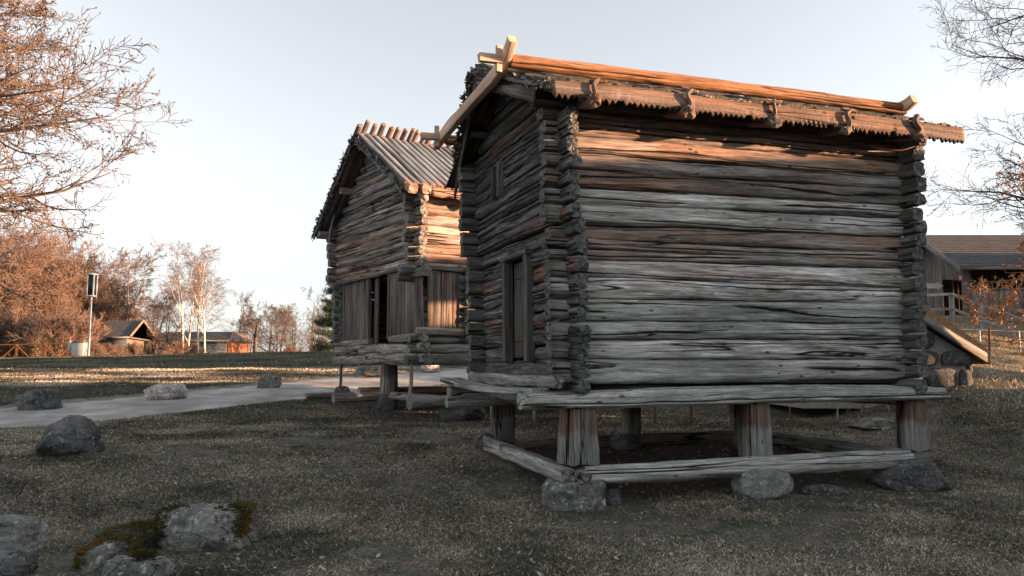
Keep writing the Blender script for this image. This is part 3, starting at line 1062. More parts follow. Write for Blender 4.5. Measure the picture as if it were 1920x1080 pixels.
# bowed doorstep plank
q = MB()
sweep(q, [H1(-.36, -.02, 1.33), H1(-.47, .5, 1.325), H1(-.56, 1.3, 1.33), H1(-.56, 2.2, 1.365), H1(-.50, 3.3, 1.42)], [.26, .30, .34, .34, .36], .075, n=22, sq=5, amp=.007, tint=(.02, .85, .55), nfreq=(1, 8.), ragged=.03)
q.build('doorstep', M['log'], parent=h1)
q = MB(); sweep(q, [H1(-.20, -.16, 1.44), H1(-.23, 1.4, 1.44), H1(-.22, 3.1, 1.47)], .14, .16, n=22, sq=3, amp=.018, tint=(.02, .6, .2), nfreq=(1.4, 9.), ragged=.03)
q.build('threshold_beam', M['log'], parent=h1)


# pillars
def pillar(t, s, z0, z1, w0, w1, dark=1.0, parent=h1, fr=H1):
    q = MB()
    n = 48
    sweep(q, [fr(t, s, z0), fr(t, s, z0 + (z1 - z0) * .45), fr(t, s, z1)], [w0, w0 * .98, (w0 + w1) / 2, w1], [w0 * .95, w1 * .95], n=n, sq=5.5, amp=.014, up=fr.B, seg=.04, tint=(.75, .62 * dark, 0), nfreq=(1.3, 9.), ragged=.03, groove=7)
    o = q.build('pillar', M['board'], parent=parent)
    # damp grey foot, brown sheltered top: a property of the timber itself
    me = o.data
    co = np.empty(len(me.vertices) * 3, np.float32); me.vertices.foreach_get('co', co); co = co.reshape(-1, 3)
    wz = co[:, 2] + parent['_w'][2]
    f = sstep((wz - z0 - (z1 - z0) * (.50) + .03 * np.sin(co[:, 0] * 17 + co[:, 1] * 9)) / .07 + .25 * np.sin(co[:, 0] * 21))
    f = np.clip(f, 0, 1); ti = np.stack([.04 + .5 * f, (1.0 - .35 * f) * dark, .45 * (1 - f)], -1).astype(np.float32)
    old = np.empty(len(me.vertices) * 3, np.float32); me.attributes['tint'].data.foreach_get('vector', old); old = old.reshape(-1, 3)
    ti[:, 2] = np.where(old[:, 2] < 0, old[:, 2], ti[:, 2])
    me.attributes['tint'].data.foreach_set('vector', ti.ravel())
    return o


pillar(.16, .12, .49, 1.14, .43, .37)
pillar(2.60, .05, .49, 1.16, .36, .30)
pillar(5.22, .08, .47, 1.16, .36, .30)
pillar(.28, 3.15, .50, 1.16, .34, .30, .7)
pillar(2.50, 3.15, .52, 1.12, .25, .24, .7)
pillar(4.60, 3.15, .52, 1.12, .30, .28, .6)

# sill frame on the ground
q = MB(); sweep(q, [H1(.16, -.05, .375), H1(1.5, -.08, .37), H1(3.2, -.08, .385), H1(4.98, -.05, .375)], .25, [.20, .235, .25, .25, .23], n=54, groove=4, sq=2.3, amp=.014, tint=(.04, .95, .5), nfreq=(.8, 8.), endamp=.03)
q.build('sill_beam', M['log'], parent=h1)
q = MB(); sweep(q, [H1(-.10, -.22, .38), H1(-.06, 1.2, .42), H1(.0, 2.4, .44), H1(.02, 3.1, .46)], .19, [.17, .20, .20, .22], n=26, sq=4, amp=.018, tint=(.08, .85, .3), nfreq=(.9, 9.), endamp=.05, ragged=.06, endtint=(0, .8, .3))
q.build('sill_beam', M['log'], parent=h1)
q = MB(); sweep(q, [H1(-.2, 3.12, .36), H1(1.5, 3.12, .42), H1(4.6, 3.05, .44)], .2, [.2, .22, .24], n=24, sq=3.5, amp=.015, tint=(.4, .5, .1)); q.build('sill_beam', M['log'], parent=h1)
q = MB(); sweep(q, [H1(5.12, .12, .40), H1(4.95, 3.1, .44)], .16, .2, n=24, sq=5, amp=.01, tint=(.1, .55, .1)); q.build('sill_beam', M['log'], parent=h1)
q = MB(); box(q, H1(5.15, -.04, .37), .34, .26, .17, H1.A, H1.B, tint=(.0, .55, .4), bev=.02); q.build('sill_beam', M['log'], parent=h1)
for (ta, sa, tb, sb, zz, ww) in ((-.06, -.24, .14, .02, .385, .09), (.10, -.27, .12, .02, .375, .10), (.02, -.26, .02, -.05, .31, .08)):
    q = MB(); sweep(q, [H1(ta, sa, zz), H1(tb, sb, zz + .02)], ww, ww, n=14, sq=2.5, amp=.012, tint=(.1, .7, .4), ragged=.04, endamp=.03); q.build('wedge_block', M['log'], parent=h1)

# ------------------------------------------------------------------ roof of the near storehouse
def verge(s):
    return -float(np.interp(s, [-.5, 0, SR, 4.15], [.45, .55, .64, .28]))


def roof_sheet(s0, s1, dz0, thick, name, mat, tint, amp, grow=0.0, ncx=90, ncy=26):
    ss = np.linspace(s0, s1, ncy); V = []
    top, bot = [], []
    for s in ss:
        tv = np.linspace(verge(s) - grow, 5.76 + grow, ncx)
        top.append([H1(t, s, roofz(t, s) + dz0 + thick) for t in tv]); bot.append([H1(t, s, roofz(t, s) + dz0) for t in tv])
    top = np.array(top); bot = np.array(bot)
    nz = amp * fbm(top[..., 0] * 4, top[..., 1] * 4, 3., 4)
    top[..., 2] += nz
    ej = .6 * amp * fbm(top[..., 0] * 9, top[..., 1] * 9, 7., 3)
    top[:, 0] -= H1.A * ej[:, :1]; bot[:, 0] -= H1.A * ej[:, :1] * .6
    top[:, -1] += H1.A * ej[:, -1:]
    m = MB()
    fl = s1 > s0
    m.add(top.reshape(-1, 3), grid_faces(ncy, ncx, not fl), tint=tint)
    m.add(bot.reshape(-1, 3), grid_faces(ncy, ncx, fl), tint=tint)
    for a_, b_ in ((top[0], bot[0]), (top[-1], bot[-1]), (top[:, 0], bot[:, 0]), (top[:, -1], bot[:, -1])):
        k = len(a_); i = np.arange(k - 1)
        m.add(np.concatenate([a_, b_]), np.stack([i, i + 1, i + 1 + k, i + k], -1), tint=tint)
    return m.build(name, M[mat], parent=roof)


ra = MB()
# board decking seen from below
for (s0, s1) in ((-.50, SR), (SR, 4.12)):
    k = 30
    for j in range(k):
        t0 = -.40 + 6.1 * j / k; t1 = -.40 + 6.1 * (j + 1) / k - .012
        tm = (t0 + t1) / 2
        box(ra, (H1(tm, s0, roofz(tm, s0) - .13) + H1(tm, s1, roofz(tm, s1) - .13)) / 2, t1 - t0,
            math.hypot(s1 - s0, roofz(tm, s1) - roofz(tm, s0)), .035, H1.A,
            H1(tm, s1, roofz(tm, s1)) - H1(tm, s0, roofz(tm, s0)), np.cross(H1.A, H1(tm, s1, roofz(tm, s1)) - H1(tm, s0, roofz(tm, s0))), tint=(.3, .8, 0), along=1)
roof = ra.build('roof', M['tar'], parent=h1)
roof['_w'] = h1['_w']
roof_sheet(SR, -.52, -.10, .06, 'bark_cover', 'birch_bark', (0, 1, 0), .03, 0)
roof_sheet(SR, 4.14, -.10, .06, 'bark_cover', 'birch_bark', (0, 1, 0), .03, 0)
roof_sheet(SR, -.44, -.035, .055, 'turf_cover', 'turf', (0, 1, 0), .05, -.06)
roof_sheet(SR, 4.05, -.035, .055, 'turf_cover', 'turf', (0, 1, 0), .05, -.06)


# curled bark flakes along the verge and the eaves
def flakes(m, p0, p1, n, out, size=.06, seed=3, spread=.03):
    r = np.random.RandomState(seed)
    p0, p1 = np.asarray(p0, float), np.asarray(p1, float)
    d = (p1 - p0) / np.linalg.norm(p1 - p0); out = np.asarray(out, float)
    for _ in range(n):
        c = p0 + (p1 - p0) * r.rand() + r.randn(3) * spread
        a = d + r.randn(3) * .5; a /= np.linalg.norm(a)
        b = np.cross(a, out + r.randn(3) * .4); b /= np.linalg.norm(b)
        nrm = np.cross(a, b)
        L_, W_ = size * r.uniform(.6, 1.6), size * r.uniform(.4, 1.0)
        rad = W_ * r.uniform(.3, .7); arc = r.uniform(1.5, 4)
        u = np.linspace(-arc / 2, arc / 2, 6)
        V = []
        for q in (-.5, 0, .5):
            for uu in u:
                V.append(c + a * L_ * q + b * math.sin(uu) * rad + nrm * (math.cos(uu) - 1) * rad * (1 + q))
        m.add(V, grid_faces(3, 6), lc=np.array(V) * 1.0 + r.rand() * 5, tint=(0, 1, 0))


fk = MB()
zo = np.array([0, 0, -.07])
flakes(fk, H1(verge(-.5), -.5, roofz(-.4, -.5)) + zo, H1(verge(SR), SR, roofz(-.5, SR)) + zo, 260, -H1.A, .055, 3, .022)
flakes(fk, H1(verge(SR), SR, roofz(-.5, SR)) + zo, H1(verge(4.1), 4.12, roofz(-.4, 4.12)) + zo, 320, -H1.A, .065, 4, .03)
flakes(fk, H1(-.5, -.5, roofz(-.4, -.5)) + zo * .2, H1(5.75, -.5, roofz(5.75, -.5)) + zo * .2, 420, Zv, .05, 5, .018)
flakes(fk, H1(5.76, -.5, roofz(5.7, -.5)) + zo, H1(5.76, SR, roofz(5.7, SR)) + zo, 120, H1.A, .05, 6, .02)
flakes(fk, H1(-.60, SR - .2, roofz(-.6, SR - .2) - .03), H1(-.5, SR + .3, roofz(-.6, SR + .3) - .03), 50, Zv, .06, 9, .02)
fk.build('bark_fringe', M['birch_bark'], parent=roof)

# verge boards
q = MB()
for (s0, s1) in ((-.12, SR - .02), ):
    a = [H1(verge(s) + .035, s, roofz(-.4, s) - .31) for s in (s0, s1)]; b = [H1(verge(s) + .035, s, roofz(-.4, s) - .10) for s in (s0 - .05, s1)]
    slab(q, (a, b), .03, H1.A, tint=(.15, .7, 0))
q.build('verge_board', M['board'], parent=roof)
q = MB()
a = [H1(verge(s) + .03, s, roofz(-.4, s) - .33) for s in (SR + .02, 4.12)]; b = [H1(verge(s) + .03, s, roofz(-.4, s) - .11) for s in (SR + .02, 4.12)]
slab(q, (a, b), .03, H1.A, tint=(.1, .55, 0))
q.build('verge_board', M['board'], parent=roof)
# purlins carrying the overhang
for s_, dz_ in ((.0, .28), (.95, .26), (SR, .30), (2.7, .28), (S1 + .05, .30)):
    q = MB()
    zz = lambda t: roofz(t, s_) - dz_
    sweep(q, [H1(verge(s_) + .10, s_, zz(-.4)), H1(L1 + .3, s_, zz(L1))], .16, .15, n=16, sq=2.6, amp=.01, tint=(.2, .9, 0), seg=.2)
    q.build('purlin', M['tar'], parent=roof)

# saw toothed eaves board
q = MB()
def fascia_z(t): return float(np.interp(t, [-.42, 5.755], [4.835, 4.925]))
nt = 84
top_, bot_ = [], []
for j in range(nt * 2 + 1):
    t = -.42 + 6.175 * j / (nt * 2)
    hh = .160 if j % 2 == 0 else .216
    s_ = -.515 - .004 * math.sin(t * 3)
    hh *= float(np.interp(t, [-.42, 5.76], [1.0, 1.12])) * (1 + .03 * math.sin(j * 2.7))
    hh += (.012 * math.sin(j * 5.1) + .010 * math.sin(j * 1.37)) if j % 2 else 0
    if j in (23, 71, 105, 133):
        hh = .175
    top_.append(H1(t, s_, fascia_z(t) + .01 * math.sin(t * 2.1))); bot_.append(H1(t, s_ - .02, fascia_z(t) - hh))
slab(q, (bot_, top_), .04, -H1.B, tint=(.62, .80, .0))
q.build('eaves_board', M['board'], parent=roof)

# forked root hooks that hold the eaves board
for k, px in enumerate((1113, 1285, 1440, 1581, 1706)):
    rr, _ = ray(px, 200)
    t = (rr * 8.83 - .835) / (.9405 - .3397 * rr)
    ze = fascia_z(t)
    r_ = np.random.RandomState(60 + k)
    q = MB()
    tip = H1(t - .02 + .03 * r_.randn(), -.64 + .02 * r_.randn(), ze - .25 + .015 * r_.randn())
    kk_ = r_.uniform(.85, 1.2)
    sweep(q, [H1(t, .35, ze + .07), H1(t, -.2, ze - .13), tip], [.11, .125, .145 * kk_], [.11, .125, .135 * kk_], n=20, sq=2.3, amp=.026, tint=(.5, .6, .0), seg=.04, endamp=.02, round_end=.02)
    sweep(q, [H1(t, -.555, ze - .24), H1(t + .03 * r_.randn(), -.605, ze - .12), H1(t + .03 * r_.randn(), -.60, ze - .02), H1(t + .03, -.585, ze + .045)], [.10, .062, .05, .062], [.09, .06, .05, .062], n=16, sq=2.2, amp=.022, up=H1.B, tint=(.5, .85, .0), seg=.025)
    sweep(q, [H1(t - .07 - .02 * r_.rand(), -.56, ze + .05 + .02 * r_.randn()), H1(t + .11, -.60, ze + .025)], [.045, .055, .04], [.035, .045, .035], n=12, sq=2.4, amp=.01, tint=(.5, .9, .0), seg=.03, ragged=.02)
    q.build('eaves_hook', M['board'], parent=roof)

# weight poles and their tie timbers
poles_ = []
for s_, z0_, z1_ in ((.35, 5.355, 5.45), (3.38, 5.30, 5.40)):
    if s_ > 2:
        z0_, z1_ = roofz(-.5, s_) + .11, roofz(5.6, s_) + .11
    q = MB()
    sweep(q, [H1(-.60, s_, z0_), H1(1.5, s_, z0_ + (z1_ - z0_) * .34 + .01), H1(3.5, s_ + .01, z0_ + (z1_ - z0_) * .66 + .005), H1(5.66, s_, z1_)], [.17, .19, .185, .18], [.16, .18, .18, .165], n=40, sq=2.05, amp=.013, groove=3, nfreq=(.6, 8.), tint=(.35, 1, 0), seg=.06)
    q.build('weight_pole', M['pole'], parent=roof)
for tt in (-.66, 5.62):
    zn, zf = (5.335, roofz(-.5, 3.38) + .15) if tt < 0 else (5.44, roofz(5.6, 3.38) + .12)
    eu = .0 if tt < 0 else -.10
    prof_ = [(.12, zn + .20 + eu, .15), (.22, zn + .12 + eu * .7, .19), (.40, zn + .03, .17), (.8, zn - .03, .155), (1.8, zn * .62 + zf * .38 - .01, .155), (2.9, zn * .25 + zf * .75 + .01, .155), (3.28, zf + .01, .19), (3.55, zf - .02, .17), (3.75, zf - .05, .12)]
    q = MB()
    sweep(q, [H1(tt, s, z) for s, z, _ in prof_], .10, [h for _, _, h in prof_], n=16, sq=9, amp=.003, tint=(.15, 1, 0), seg=.05, endamp=.002)
    tb = q.build('tie_timber', M['new'], parent=roof)
    tb['_w'] = h1['_w']
    if tt < 0:
        for s_, z_ in ((.36, zn + .03), (3.38, zf)):
            q = MB()
            sweep(q, [H1(tt + .08, s_, z_), H1(tt - .34, s_, z_ - .015)], .09, .105, n=16, sq=9, amp=.002, tint=(.1, 1, 0)); q.build('tenon', M['new'], parent=tb)
            q = MB()
            sweep(q, [H1(tt - .085, s_ + .01, z_ - .16), H1(tt - .085, s_ + .01, z_ + .17)], .075, .05, n=16, sq=9, amp=.002, up=H1.B, tint=(.1, .95, 0)); q.build('wedge_key', M['new'], parent=tb)
# ================================================================== FAR STOREHOUSE
h2 = thing('log_storehouse', 'smaller far log storehouse with a roof of split poles and a boarded gallery', 'storehouse', H2(2.4, 2.2, 1.0))
rs = np.random.RandomState(77)
SR2, ZR2 = 2.25, 6.96
K2N, K2F = .63, .72


def roofz2(s):
    return ZR2 - (K2N * (SR2 - s) if s < SR2 else K2F * (s - SR2))


def lean2(z):
    return -.06 * (z - 1.7) / 3.6 - (.10 if z > 3.66 else 0)


# upper gable
w = MB(); z = 3.66
while z < 6.9:
    dz = rs.uniform(.17, .225); zc = z + dz / 2
    a, b = -.22 + rs.uniform(-.05, .05), S2 + .20
    if zc > 5.25:
        a = max(a, SR2 - (ZR2 - .16 - z - dz) / K2N); b = min(b, SR2 + (ZR2 - .16 - z - dz) / K2F)
        if b - a < .3:
            break
    segs = [(a, b)]
    if abs(zc - 5.18) < .09:
        segs = [(a, 2.05), (2.22, b)]
    if abs(zc - 6.3) < .1:
        segs = [(a, 2.55), (2.68, b)]
    v_ = rs.uniform(.55, .9); wr_ = .08 + .32 * (rs.rand() < .4)
    for p0, p1 in segs:
        sweep(w, [H2(lean2(zc) + .1 + .01 * rs.randn(), q, zc + .008 * rs.randn()) for q in np.linspace(p0, p1, 6)], .2, dz * 1.04, n=36, sq=2.4, amp=.014, groove=4,
              tint=(wr_, v_, .05), seg=.08, endamp=.02, nfreq=(1.2, 9), prof=endprof(0, e=.28, notch=.85) if p0 < 0 else None, endtint=(.1, .6, .2) if p0 < 0 else None)
    z += dz
w.build('upper_gable_wall', M['log'], parent=h2)
# upper long walls and back gable
for nm, sc_, wr in (('upper_side_wall', .0, .5), ('upper_back_wall', S2, .2)):
    w = MB(); z = 3.56
    while z < 5.22:
        dz = rs.uniform(.17, .23); zc = z + dz / 2
        o = .09 if sc_ == 0 else -.09
        a = -.22 + lean2(zc) * .6 + rs.uniform(-.04, .04)
        big = 1.25 if (sc_ == 0 and rs.rand() < .3) else 1.0
        sweep(w, [H2(a + (L2 + .2 - a) * q, sc_ + o, zc + .006 * rs.randn()) for q in np.linspace(0, 1, 6)], .19, dz * 1.06, n=22, sq=2.1, amp=.014,
              tint=(wr, rs.uniform(.7, 1.15) if sc_ == 0 else .8, 0), seg=.08, nfreq=(1.2, 9), endtint=(.2, .7, .2), endamp=.02, prof=endprof(0, e=.26, notch=.8))
        z += dz
    w.build(nm, M['log'], parent=h2)
w = MB(); z = 1.7
while z < 6.6:
    dz = .21
    a, b = 0, S2
    if z > 5.2:
        a = max(a, SR2 - (ZR2 - .2 - z - dz) / K2N); b = min(b, SR2 + (ZR2 - .2 - z - dz) / K2F)
    if b - a < .3:
        break
    sweep(w, [H2(L2 - .1, a, z + dz / 2), H2(L2 - .1, b, z + dz / 2)], .2, dz * 1.05, n=12, sq=2.3, amp=.01, tint=(.1, .6, 0), seg=.3); z += dz
w.build('back_gable_wall', M['log'], parent=h2)

# lower storey: sill logs, gallery boarding, log core behind
w = MB()
for (zc, dz, a, b) in ((1.80, .22, -.2, S2 + .22), (2.02, .21, -.15, S2 + .2), ):
    sweep(w, [H2(.08 + .01 * rs.randn(), q, zc + .01 * rs.randn()) for q in np.linspace(a, b, 7)], .24, dz * 1.05, n=26, sq=2.6, amp=.026, tint=(.12, .8, .05), seg=.06, nfreq=(1.6, 10), endtint=(0, .6, .3), endamp=.03)
sweep(w, [H2(.08, q, 2.20) for q in (2.55, 3.5, S2 + .18)], .2, .15, n=22, sq=2.8, amp=.02, tint=(.12, .75, .05), seg=.06, endtint=(0, .6, .2))
sweep(w, [H2(.06, q, 2.22) for q in (-.1, .6, 1.45)], .2, .17, n=22, sq=2.8, amp=.02, tint=(.1, .7, .1), seg=.06)
w.build('gallery_sill', M['log'], parent=h2)
w = MB()
sweep(w, [H2(-.28, .05, 1.76), H2(1.2, .02, 1.76), H2(L2, .02, 1.76)], .24, .20, n=26, sq=3, amp=.012, tint=(0, .5, .4), seg=.08, endtint=(0, .45, .4), endamp=.03)
sweep(w, [H2(-.20, .08, 1.99), H2(.6, .06, 1.99), H2(1.2, .06, 2.0)], .20, .19, n=22, sq=2.4, amp=.014, tint=(.1, .55, .2), seg=.08)
sweep(w, [H2(-.18, .09, 2.18), H2(1.2, .06, 2.18)], .20, .18, n=22, sq=2.4, amp=.014, tint=(.1, .5, .2), seg=.08, prof=endprof(0, e=.26, notch=.75))
box(w, H2(.5, -.02, 2.34), 1.15, .12, .15, H2.A, H2.B, tint=(.25, .65, 0))
w.build('side_sill', M['log'], parent=h2)


def planks(m, fr, ax, s0, s1, off, z0, z1, seed, wpl=.17, tint=(.15, .75, 0), jit=.02):
    r = np.random.RandomState(seed); s = s0
    while s < s1 - .02:
        wd = min(r.uniform(.75, 1.25) * wpl, s1 - s)
        c = (s + wd / 2)
        p = fr(off + r.uniform(-.008, .008), c, (z0 + z1) / 2 + r.uniform(-jit, jit)) if ax == 's' else fr(c, off + r.uniform(-.008, .008), (z0 + z1) / 2 + r.uniform(-jit, jit))
        A_, B_ = (fr.B, fr.A) if ax == 's' else (fr.A, fr.B)
        k = r.uniform(.8, 1.2)
        box(m, p, wd - .008, .028, z1 - z0, A_, B_, tint=(tint[0] * k, tint[1] * k, tint[2]), along=2, bev=.004)
        s += wd


w = MB(); planks(w, H2, 's', 2.72, 4.36, .02, 2.26, 3.70, 1, .19); w.build('gallery_boarding', M['board'], parent=h2)
w = MB(); planks(w, H2, 's', .12, 1.50, .02, 2.28, 3.72, 2, .16, (.2, .8, 0)); w.build('gallery_boarding', M['board'], parent=h2)
w = MB(); planks(w, H2, 't', .18, 1.00, .01, 2.40, 3.60, 3, .14, (.35, .6, 0)); w.build('side_boarding', M['board'], parent=h2)
w = MB(); box(w, H2(.6, .0, 3.64), 1.0, .12, .09, H2.A, H2.B, tint=(.1, .5, .1)); w.build('lintel', M['board'], parent=h2)
w = MB(); sweep(w, [H2(.03, .03, 2.24), H2(-.02, .03, 3.75)], .14, .14, n=16, sq=5, amp=.006, up=H2.B, tint=(.25, .7, 0)); w.build('corner_post', M['board'], parent=h2)
# corner bracket ends below the upper storey
w = MB()
for (t0, s0, t1, s1, zz, r_) in ((-.42, .06, .4, .06, 3.60, .2), (-.02, -.36, -.02, .5, 3.52, .21), (-.38, .28, .2, .28, 3.44, .17)):
    sweep(w, [H2(t0, s0, zz), H2(t1, s1, zz)], r_, r_ * .95, n=18, sq=2.4, amp=.018, tint=(0, .55, .3), seg=.06, endamp=.03, endtint=(0, .55, .4))
w.build('corner_bracket', M['log'], parent=h2)
# left open corner of crossed logs
w = MB(); z = 2.25
while z < 3.6:
    dz = rs.uniform(.17, .21)
    sweep(w, [H2(-.14 + rs.uniform(-.03, .03), S2 - .1, z + dz / 2), H2(L2, S2 - .1, z + dz / 2)], .2, dz * 1.02, n=18, sq=2.6, amp=.018, tint=(0, .5, .2), seg=.12, endamp=.03, ragged=.04)
    sweep(w, [H2(.06, S2 + .2, z + dz * .2), H2(.06, S2 - .24, z + dz * .2)], .2, dz * 1.02, n=18, sq=2.6, amp=.018, tint=(0, .55, .2), seg=.12, endamp=.03)
    z += dz
w.build('lower_back_wall', M['log'], parent=h2)
# log core set back behind the gallery
w = MB(); z = 2.1
while z < 3.6:
    dz = rs.uniform(.18, .21)
    sweep(w, [H2(1.12, -.14 + rs.uniform(-.04, .02), z + dz / 2), H2(1.12, S2 - .2, z + dz / 2)], .2, dz * 1.04, n=18, sq=2.4, amp=.015, tint=(.1, .45, .1), seg=.12, prof=endprof(0, e=.2, notch=.8), endamp=.02)
    sweep(w, [H2(.90, .06, z + dz * 1.0), H2(L2, .06, z + dz * 1.0)], .2, dz * 1.0, n=18, sq=2.4, amp=.015, tint=(.1, .5, .1), seg=.12, endamp=.02)
    z += dz
w.build('log_core', M['log'], parent=h2)
w = MB(); box(w, H2(2.6, S2 / 2, 1.78), L2 - .3, S2 - .3, .05, H2.A, H2.B); w.build('floor', M['tar'], parent=h2)
w = MB(); box(w, H2(2.6, S2 / 2, 3.62), L2 - .3, S2 - .3, .05, H2.A, H2.B); w.build('loft_floor', M['tar'], parent=h2)
# open door leaf
w = MB(); box(w, H2(.10, 2.42, 2.9), .44, .05, 1.52, H2.B + .25 * H2.A, H2.A - .25 * H2.B, tint=(.35, .55, 0), along=2)
dr = w.build('door', M['board'], parent=h2)
w = MB(); box(w, H2(.045, 2.26, 3.02), .05, .05, .09, H2.B, H2.A); w.build('lock', M['iron'], parent=dr)
for s_ in (2.66, 1.53):
    w = MB(); sweep(w, [H2(.02, s_, 2.24), H2(.02, s_, 3.7)], .09, .09, n=12, sq=5, amp=.004, up=H2.B, tint=(.2, .6, 0)); w.build('door_jamb', M['board'], parent=h2)

# roof
w = MB()
for (s0, s1) in ((-.30, SR2), (SR2, 4.92)):
    k = 26
    for j in range(k):
        tm = -.52 + 5.9 * (j + .5) / k
        p0, p1 = H2(tm, s0, roofz2(s0) - .17), H2(tm, s1, roofz2(s1) - .17)
        box(w, (p0 + p1) / 2, 5.9 / k - .01, np.linalg.norm(p1 - p0), .035, H2.A, p1 - p0, np.cross(H2.A, p1 - p0), tint=(.15, 1.2, 0), along=1)
roof2 = w.build('roof', M['tar'], parent=h2)
rs2 = np.random.RandomState(9)
spc = .178
for side in (0, 1):
    for j in range(31):
        t = -.52 + spc * j + rs2.uniform(-.015, .015) * (3 if side else 1)
        if side == 1:
            a, b = (SR2 - .22 + rs2.uniform(-.09, .05), 4.98)
        else:
            a, b = (SR2 + .02, -.40 + rs2.uniform(-.02, .02))
            t += .06
        fz = (lambda s: ZR2 - K2N * (SR2 - s)) if side == 0 else (lambda s: ZR2 - K2F * (s - SR2))
        if side == 1 and t > 4.9:
            continue
        wd = rs2.uniform(.125, .155)
        w = MB()
        sweep(w, [H2(t, a, fz(a) - .045), H2(t + rs2.uniform(-.01, .01), (a + b) / 2, fz((a + b) / 2) - .045 + .005 * rs2.randn()), H2(t, b, fz(b) - .045)],
              [wd * (.95 if side else 1), wd, wd, wd], .10 if side else .07, n=14, sq=3.6 if side == 0 else 2.4, amp=.004, up=(0, 0, 1), tint=(.3 if side else .03, 1.0 + .12 * rs2.randn(), 0), seg=.12, round_end=.03 if side else .0,
              endtint=(.55, 1.2, 0))
        w.build('roof_pole', M['slab'], parent=roof2)
w = MB()
flakes(w, H2(-.58, -.32, roofz2(-.32) - .16), H2(-.58, SR2, ZR2 - .15), 260, -H2.A, .07, 13, .03)
flakes(w, H2(-.58, SR2, ZR2 - .14), H2(-.58, 4.92, roofz2(4.92) - .16), 380, -H2.A, .07, 14, .035)
w.build('bark_fringe', M['birch_bark'], parent=roof2)
for (s0, s1, dz, t_) in ((SR2 + .1, 4.86, -.20, -.61), (-.25, SR2 - .15, -.22, -.60)):
    w = MB()
    n_ = 7
    sweep(w, [H2(t_ + .01 * rs2.randn(), s0 + (s1 - s0) * q, roofz2(s0 + (s1 - s0) * q) + dz + .02 * rs2.randn()) for q in np.linspace(0, 1, n_)], .03, .045, n=10, sq=2, amp=.01, tint=(0, 1.7, 0), seg=.08)
    w.build('verge_lath', M['slab'], parent=roof2)
for s_, dz_ in ((.0, .33), (1.1, .32), (SR2, .34), (3.4, .32), (S2 - .02, .32)):
    w = MB()
    sweep(w, [H2(-.46 if s_ < 4 else -.55, s_, roofz2(s_) - dz_), H2(L2 + .2, s_, roofz2(s_) - dz_)], .17, .17, n=14, sq=2.1, amp=.008, tint=(.2, .9, .1), seg=.2)
    w.build('purlin', M['log'], parent=roof2)
w = MB()
sweep(w, [H2(-.62, 4.78, 5.02), H2(1, 4.78, 5.05)], .12, .12, n=14, sq=2.1, amp=.01, tint=(0, .7, .2)); w.build('eaves_pole', M['log'], parent=roof2)
w = MB()
sweep(w, [H2(-.30, 4.55, 4.55), H2(-.34, 4.40, 5.0), H2(-.30, 4.12, 5.55)], .05, .05, n=10, sq=2, amp=.01, up=H2.A, tint=(.1, 1.0, 0)); w.build('diagonal_prop', M['log'], parent=roof2)
# eaves board with torn lower edge and squared pole ends
w = MB()
k = 60; tA = np.linspace(.02, 4.9, k)
lo = [H2(t, -.40, roofz2(-.40) - .20 - .05 * abs(math.sin(t * 7.3)) - .03 * rs2.rand()) for t in tA]; hi = [H2(t, -.40, roofz2(-.40) - .075) for t in tA]
slab(w, (lo, hi), .04, -H2.B, tint=(.8, 1.3, 0)); w.build('eaves_board', M['board'], parent=roof2)
for t_, z_ in ((-.42, .12), (-.12, .10)):
    w = MB(); sweep(w, [H2(t_, .2, roofz2(.2) - .2), H2(t_, -.52, roofz2(-.5) - z_)], .2, .17, n=16, sq=5, amp=.01, tint=(.6, 1.0, 0), seg=.06, endamp=.02); w.build('eaves_hook', M['log'], parent=roof2)
for t_, z_ in ((-.1, .36), (1.3, .34), (2.9, .34), (4.4, .34)):
    w = MB(); sweep(w, [H2(t_, .4, roofz2(.2) - .25), H2(t_, -.44, roofz2(-.4) - z_ + .04)], .13, .13, n=16, sq=2.1, amp=.01, tint=(.6, 1.1, 0), seg=.06, endamp=.02, round_end=.02); w.build('eaves_hook', M['log'], parent=roof2)

# pillars, ground logs and thin props
g2 = lambda t, s: float(H(*H2(t, s, 0)[:2]))
pillar(.22, 1.95, 1.04, 1.72, .34, .32, .8, h2, H2)
pillar(1.55, .18, 1.0, 1.70, .3, .3, .6, h2, H2)
pillar(4.6, .3, 1.0, 1.70, .3, .3, .6, h2, H2)
pillar(4.6, 4.0, 1.1, 1.70, .3, .3, .6, h2, H2)
for pts_, wd, hd, tn_ in (
    ([(-1.02, 2.05, .955), (.35, 2.05, .985)], .22, .20, (.25, .75, .2)),
    ([(-.40, -.42, .915), (.9, -.40, .955)], .27, .25, (0, .6, .5)),
    ([(.3, -.2, .98), (.25, 1.95, .99)], .2, .18, (.2, .8, .2)),
    ([(.9, -.42, .96), (1.5, -.30, .975)], .2, .19, (0, .85, .5)),
    ([(.9, .1, 1.0), (4.8, .2, 1.0)], .22, .2, (.6, .8, 0)),
    ([(.3, 3.9, 1.03), (4.7, 3.9, 1.03)], .22, .2, (.6, 1.0, 0)),
    ([(4.6, .2, .86), (4.6, 4.2, .9)], .22, .2, (.3, .7, 0))):
    w = MB(); sweep(w, [H2(*p) for p in pts_], wd, hd, n=22, sq=2.1, amp=.01, tint=tn_, seg=.1, endamp=.012, endtint=(tn_[0], tn_[1] * .95, tn_[2])); w.build('sill_beam', M['log'], parent=h2)
for (t, s, z0) in ((-.06, 4.18, g2(-.06, 4.2) + .05), (-.18, -.02, 1.03)):
    w = MB(); sweep(w, [H2(t - .03, s, max(z0, .9)), H2(t + .01, s, 1.3), H2(t, s + .01, 1.70)], .07, .075, n=12, sq=2.6, amp=.006, up=H2.B, tint=(.3, .7, .1), seg=.06); w.build('thin_prop', M['log'], parent=h2)
